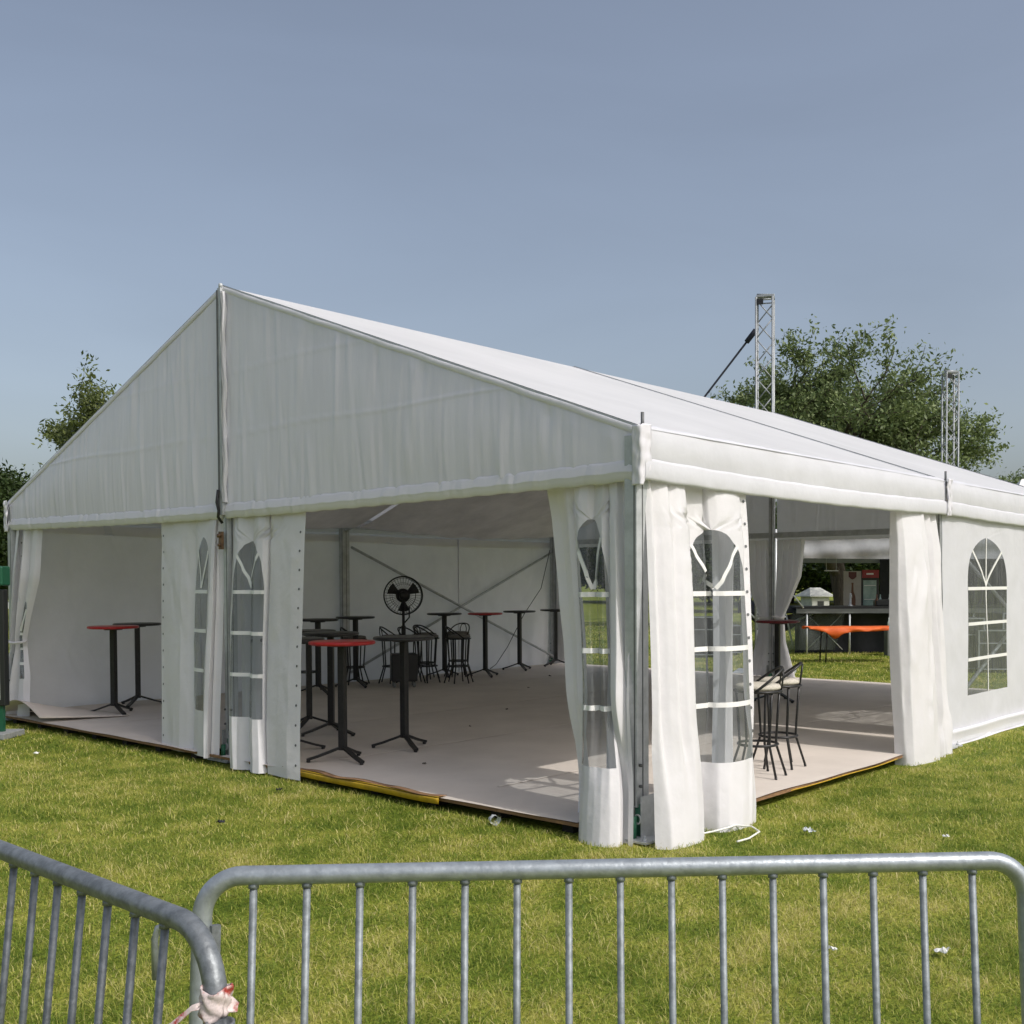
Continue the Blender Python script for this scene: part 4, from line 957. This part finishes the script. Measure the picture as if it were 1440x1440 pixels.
# bar counter
bc = thing('bar_counter', 'long black bar counter with grey overhang, metal legs and dark skirt that also stands for the shade below under the second tent', 'counter', place(1225, 25.5), RZ)
g = MB(); g.box((-1.85,-.35,1.08), (4.6,.5,1.13)); g.build('counter_top', 'counter_black', bc)
g = MB(); g.box((-1.85,-.42,.97), (4.6,-.36,1.075)); P = [[(-1.85+.3*t*(1-k)+2.0*k*t, -.3+.75*k, 1.135+.01*math.sin(3*t)) for t in np.linspace(0,1,6)] for k in (0,1)]; g.build('front_panel', 'greytop', bc)
for x in (-1.6,-.6,.35,1.3,2.3,3.3,4.3):
    g = MB(); g.tube([(x,-.38,0),(x,-.38,.97)], .022, 8); g.build('leg', 'alu', bc)
g = MB(); P = [[(x, .3+.04*math.sin(x*9), z) for x in np.linspace(-1.75,4.6,120)] for z in (.0,.5,1.08)]; g.grid(P); g.build('skirt', 'slate', bc)  # skirt, widened as painted shade below the table and counter
g = MB(); P = [[(x-.25*(1-v), -.2+.05*math.sin(x*6+v*4), .1+.93*v) for x in np.linspace(-1.9,-.65,40)] for v in np.linspace(0,1,8)]; g.grid(P); g.build('plastic_sheet', 'film', bc)
for a, b in (((-1.55,-.1,.95),(-.7,-.1,.1)), ((-.7,-.12,.95),(-1.55,-.12,.1))):
    g = MB(); g.tube([a, b], .012, 6); g.build('brace', 'alu', bc)
# drinks fridge on the ground behind the counter
fr = thing('drinks_fridge', 'drinks fridge with red header and bottle picture on its side, behind the bar', 'fridge', place(1212, 27.2), RZ)
g = MB(); g.box((-.02,-.0,.02), (.44,.55,1.98)); o = g.build('body', 'blackplastic', fr); bevel(o, .01)
g = MB(); g.box((.03,-.03,.2), (.36,-.003,1.74)); g.build('glass_door', 'teal', fr)
g = MB(); g.box((-.0,-.05,1.80), (.42,-.004,2.0)); g.box((.1,-.056,1.88), (.28,-.051,1.92), 1); g.build('header', ['redhead','white_paint'], fr)
for z in (.9,1.25,1.6):
    g = MB(); g.box((.05,-.036,z), (.34,-.031,z+.015)); g.build('shelf', 'white_paint', fr)
g = MB(); g.box((-.47,-.05,.3), (-.03,-.02,1.97)); pn = g.build('side_panel', 'poster', fr)
g = MB(); prof = [(.0,.95),(.075,.95),(.08,1.25),(.07,1.34),(.03,1.45),(.022,1.62),(.027,1.64),(.027,1.68),(0,1.68)]
vs = [(-.25+x, -.054, z) for x, z in prof]+[(-.25-x, -.054, z) for x, z in reversed(prof[1:-1])]; g.add(vs, [tuple(range(len(vs)))]); g.build('bottle_print', 'brown', pn)
g = MB(); vs = [(-.25+x, -.054, z) for x, z in ((-.1,1.95),(.1,1.95),(.1,1.83),(.05,1.78),(0,1.76),(-.05,1.78),(-.1,1.83))]; g.add(vs, [tuple(range(7))]); g.build('badge_print', 'burgundy', pn)
# things on the counter
o = MB().box((-.22,-.15,0), (.22,.15,.13)); o.box((-.2,-.13,.05), (.2,.13,.15), 0); o = o.build('drip_tray', 'counter_black'); bevel(o, .02); o.location = place(1243,25.6,1.132); o.rotation_euler.z = RZ; tag(o, 'low dark machine on the bar counter right of the fridge', 'bar equipment')
g = MB(); g.lathe([(.10,0),(.13,.03),(.14,.16),(.12,.2),(.06,.22),(0,.22)], (0,0,0), 14); o = g.build('white_bucket', 'white_paint'); o.location = place(1262,25.6,1.132); tag(o, 'small white tub at the right end of the visible bar counter', 'tub')
sk = thing('speaker_box', 'black upright loudspeaker box standing behind the bar, left of the bottle poster', 'speaker', place(1176,27.4), RZ)
g = MB(); g.box((-.24,-.2,.0), (.24,.2,1.05)); o = g.build('cabinet', 'darktank', sk); bevel(o, .02)
for z, r_ in ((.4,.17),(.82,.09)):
    g = MB(); g.tube([(0,-.20,z),(0,-.215,z)], r_, 20); g.build('driver', 'slate', sk)
tp_ = thing('beer_tap', 'small chrome beer tap on the left part of the bar counter', 'tap', place(1196,25.4,1.132), RZ)
g = MB(); g.lathe([(.06,0),(.06,.02),(.025,.03),(.025,.30),(.0,.31)], (0,0,0), 12); g.build('column', 'alu', tp_)
g = MB(); g.tube([(0,0,.26),(0,-.09,.26),(0,-.11,.2)], .014, 8); g.build('spout', 'alu', tp_)
for k, (px_, d_) in enumerate(((1233,25.5),(1238,25.7),(1251,25.8))):
    g = MB(); g.lathe([(.035,0),(.038,.14),(.015,.2),(.013,.27),(0,.27)], (0,0,0), 10); o = g.build('bottle', ('brown','teal','signwhite')[k]); o.location = place(px_, d_, 1.132)
    tag(o, ('brown glass bottle on the bar counter beside the fridge','pale green bottle behind the low machine on the bar counter','white bottle next to the white tub on the bar counter')[k], 'bottle', 'bottles on the bar counter')
# shelf unit under the counter
cb = thing('bottle_crate', 'grey crate of bottles stacked under the counter at right', 'crate', place(1258,24.7), RZ)
g = MB(); g.box((-.2,-.15,.0), (.2,.15,.62)); o = g.build('crate_stack', 'greytop', cb); bevel(o, .01)
for z in (.64,.64):
    pass
for k in range(4):
    g = MB(); g.lathe([(.035,0),(.035,.14),(.014,.2),(.014,.26),(0,.26)], (-.14+k*.09,-.05,.622), 10); g.build('bottle', 'signwhite', cb)
# orange table
ot = thing('folding_table', 'dark folding table under the orange cloth outside the rear opening', 'table', place(1207,22.8), RZ)
g = MB(); g.box((-1.05,-.35,.715), (1.1,.35,.745)); g.build('table_top', 'greytop', ot)
for x in (-.75,.8):
    for y in (-.28,.28):
        g = MB(); g.tube([(x,y,0),(x*.96,y,.715)], .016, 8); g.build('leg', 'blackmetal', ot)
g = MB(); P = []
for j in range(50):
    u = j/49; x = -1.12+2.32*u
    drop = .085+.15*math.exp(-((u-.235)/.055)**2)-.045*sm(np.array((u-.35)/.5)).item()+.006*math.sin(u*23)
    if u < .15: drop = .015+.07*u/.15
    row = [(x, .38, .70)]+[(x, y, .754+.003*math.sin(x*7+y*9)) for y in (.36,.1,-.2,-.36)]+[(x, -.385+.015*math.sin(u*25), .74), (x+.02*math.exp(-((u-.27)/.07)**2)*math.sin(u*60), -.395+.02*math.sin(u*40), .74-drop*.6), (x, -.39+.03*math.sin(u*33), .74-drop)]
    P.append(row)
g.grid(P); o = g.build('tablecloth', 'orange'); solid(o, .003); o.location = place(1207,22.8); o.rotation_euler.z = RZ; tag(o, 'bright orange cloth bunched at its corner on the folding table', 'tablecloth')
# dark canopy heap with white poles, left of the bar
dk = thing('folded_canopy', 'dark navy canopy slung on white curved poles left of the bar', 'canopy', place(1085,26), RZ)
g = MB(); P = []
for i in range(14):
    v = i/13; P.append([(-.75+1.7*u, .5*math.cos(PI*v), .95+.0+(.34*(1-u*.6))*math.sin(PI*v)*(1 if v < .5 else 1)+.02*math.sin(u*20+v*7)-.12*(u-.4)**2) for u in np.linspace(0,1,20)])
g.grid(P)
P = [[(-.75+1.7*u, -.48+.1*v, .95-.42*math.sin(PI*u)*v+.02*math.sin(u*18)) for u in np.linspace(0,1,24)] for v in np.linspace(0,1,8)]; g.grid(P); o = g.build('cloth', 'navy', dk); solid(o, .01)
for pts in ([(-.8,-.5,1.2),(-.5,-.52,.86),(0,-.54,.72),(.45,-.52,.78),(.9,-.5,.95)], [(-.8,-.5,.9),(-.62,-.45,1.2),(-.5,-.4,1.5)], [(.1,-.6,1.35),(.25,-.6,.9),(.42,-.6,.1)]):
    g = MB(); g.tube([tuple(Vector(pts[i]).lerp(Vector(pts[i+1]), k/4)) for i in range(len(pts)-1) for k in range(5)], .022, 8); g.build('pole', 'alu', dk)
for x in (-.6,.8):
    g = MB(); g.tube([(x,.3,0),(x,.3,.95)], .02, 8); g.build('stand', 'blackmetal', dk)
g = MB(); g.tube([place(1100,25.2,1.72), place(1130,25.0,1.1)], .02, 8); o = g.build('tent_strut', 'alu'); tag(o, 'slanting grey strut leading down to the left end of the bar counter', 'pole')
# hanging rack under the valance
hr = thing('hanging_rack', 'thin metal glass rack hanging under the bar tent valance', 'rack', place(1169,26,0), RZ)
g = MB(); g.box((-.16,-.05,1.96), (.16,.05,1.985)); g.build('shelf', 'alu', hr)
for x in (-.12,.12):
    g = MB(); g.tube([(x,0,1.98),(x,0,2.8)], .008, 6); g.build('hanger', 'alu', hr)
# hut in the field
ht = thing('garden_hut', 'small weathered white hut with a flat pitched roof out on the field', 'hut', place(1146,44), RZ+.4)
g = MB(); g.box((-.42,-.4,0), (.42,.4,1.15)); g.build('wall', 'hut', ht)
g = MB(); g.add([(-.6,-.55,1.12),(.6,-.55,1.12),(.6,.55,1.12),(-.6,.55,1.12),(-.25,0,1.45),(.25,0,1.45),(-.6,-.55,1.08),(.6,-.55,1.08),(.6,.55,1.08),(-.6,.55,1.08)], [(0,1,5,4),(1,2,5),(2,3,4,5),(3,0,4),(6,9,8,7),(0,6,7,1),(1,7,8,2),(2,8,9,3),(3,9,6,0)]); g.build('roof', 'hut', ht)
g = MB(); g.box((-.15,-.415,.55), (.15,-.402,.9)); g.build('window', 'counter_black', ht)
# distant white tent at the far right and white marker board at left
wt = thing('distant_tent', 'white tent roof just showing above the marquee roof at the right edge', 'tent', place(1452,46), RZ)
hx = 2.4
g = MB(); g.add([(-hx,-hx,3.5),(hx,-hx,3.5),(hx,hx,3.5),(-hx,hx,3.5),(-.5,0,6.05),(.5,0,6.05)], [(0,1,5,4),(1,2,5),(2,3,4,5),(3,0,4)]); g.build('roof', 'redroof', wt)
for sx in (-1,1):
    for sy in (-1,1):
        g = MB(); g.tube([(sx*hx*.97,sy*hx*.97,0),(sx*hx*.97,sy*hx*.97,3.5)], .05, 8); g.build('post', 'alu', wt)
g = MB(); g.box((-2.2,-.03,.35), (2.2,.03,.75)); 
for x in (-2,-.7,.7,2): g.box((x-.04,-.02,0), (x+.04,.05,.35))
o = g.build('white_board_fence', 'white_paint'); o.location = place(10,58); o.rotation_euler.z = RZ; tag(o, 'low white board barrier on the field at the left edge', 'fence')
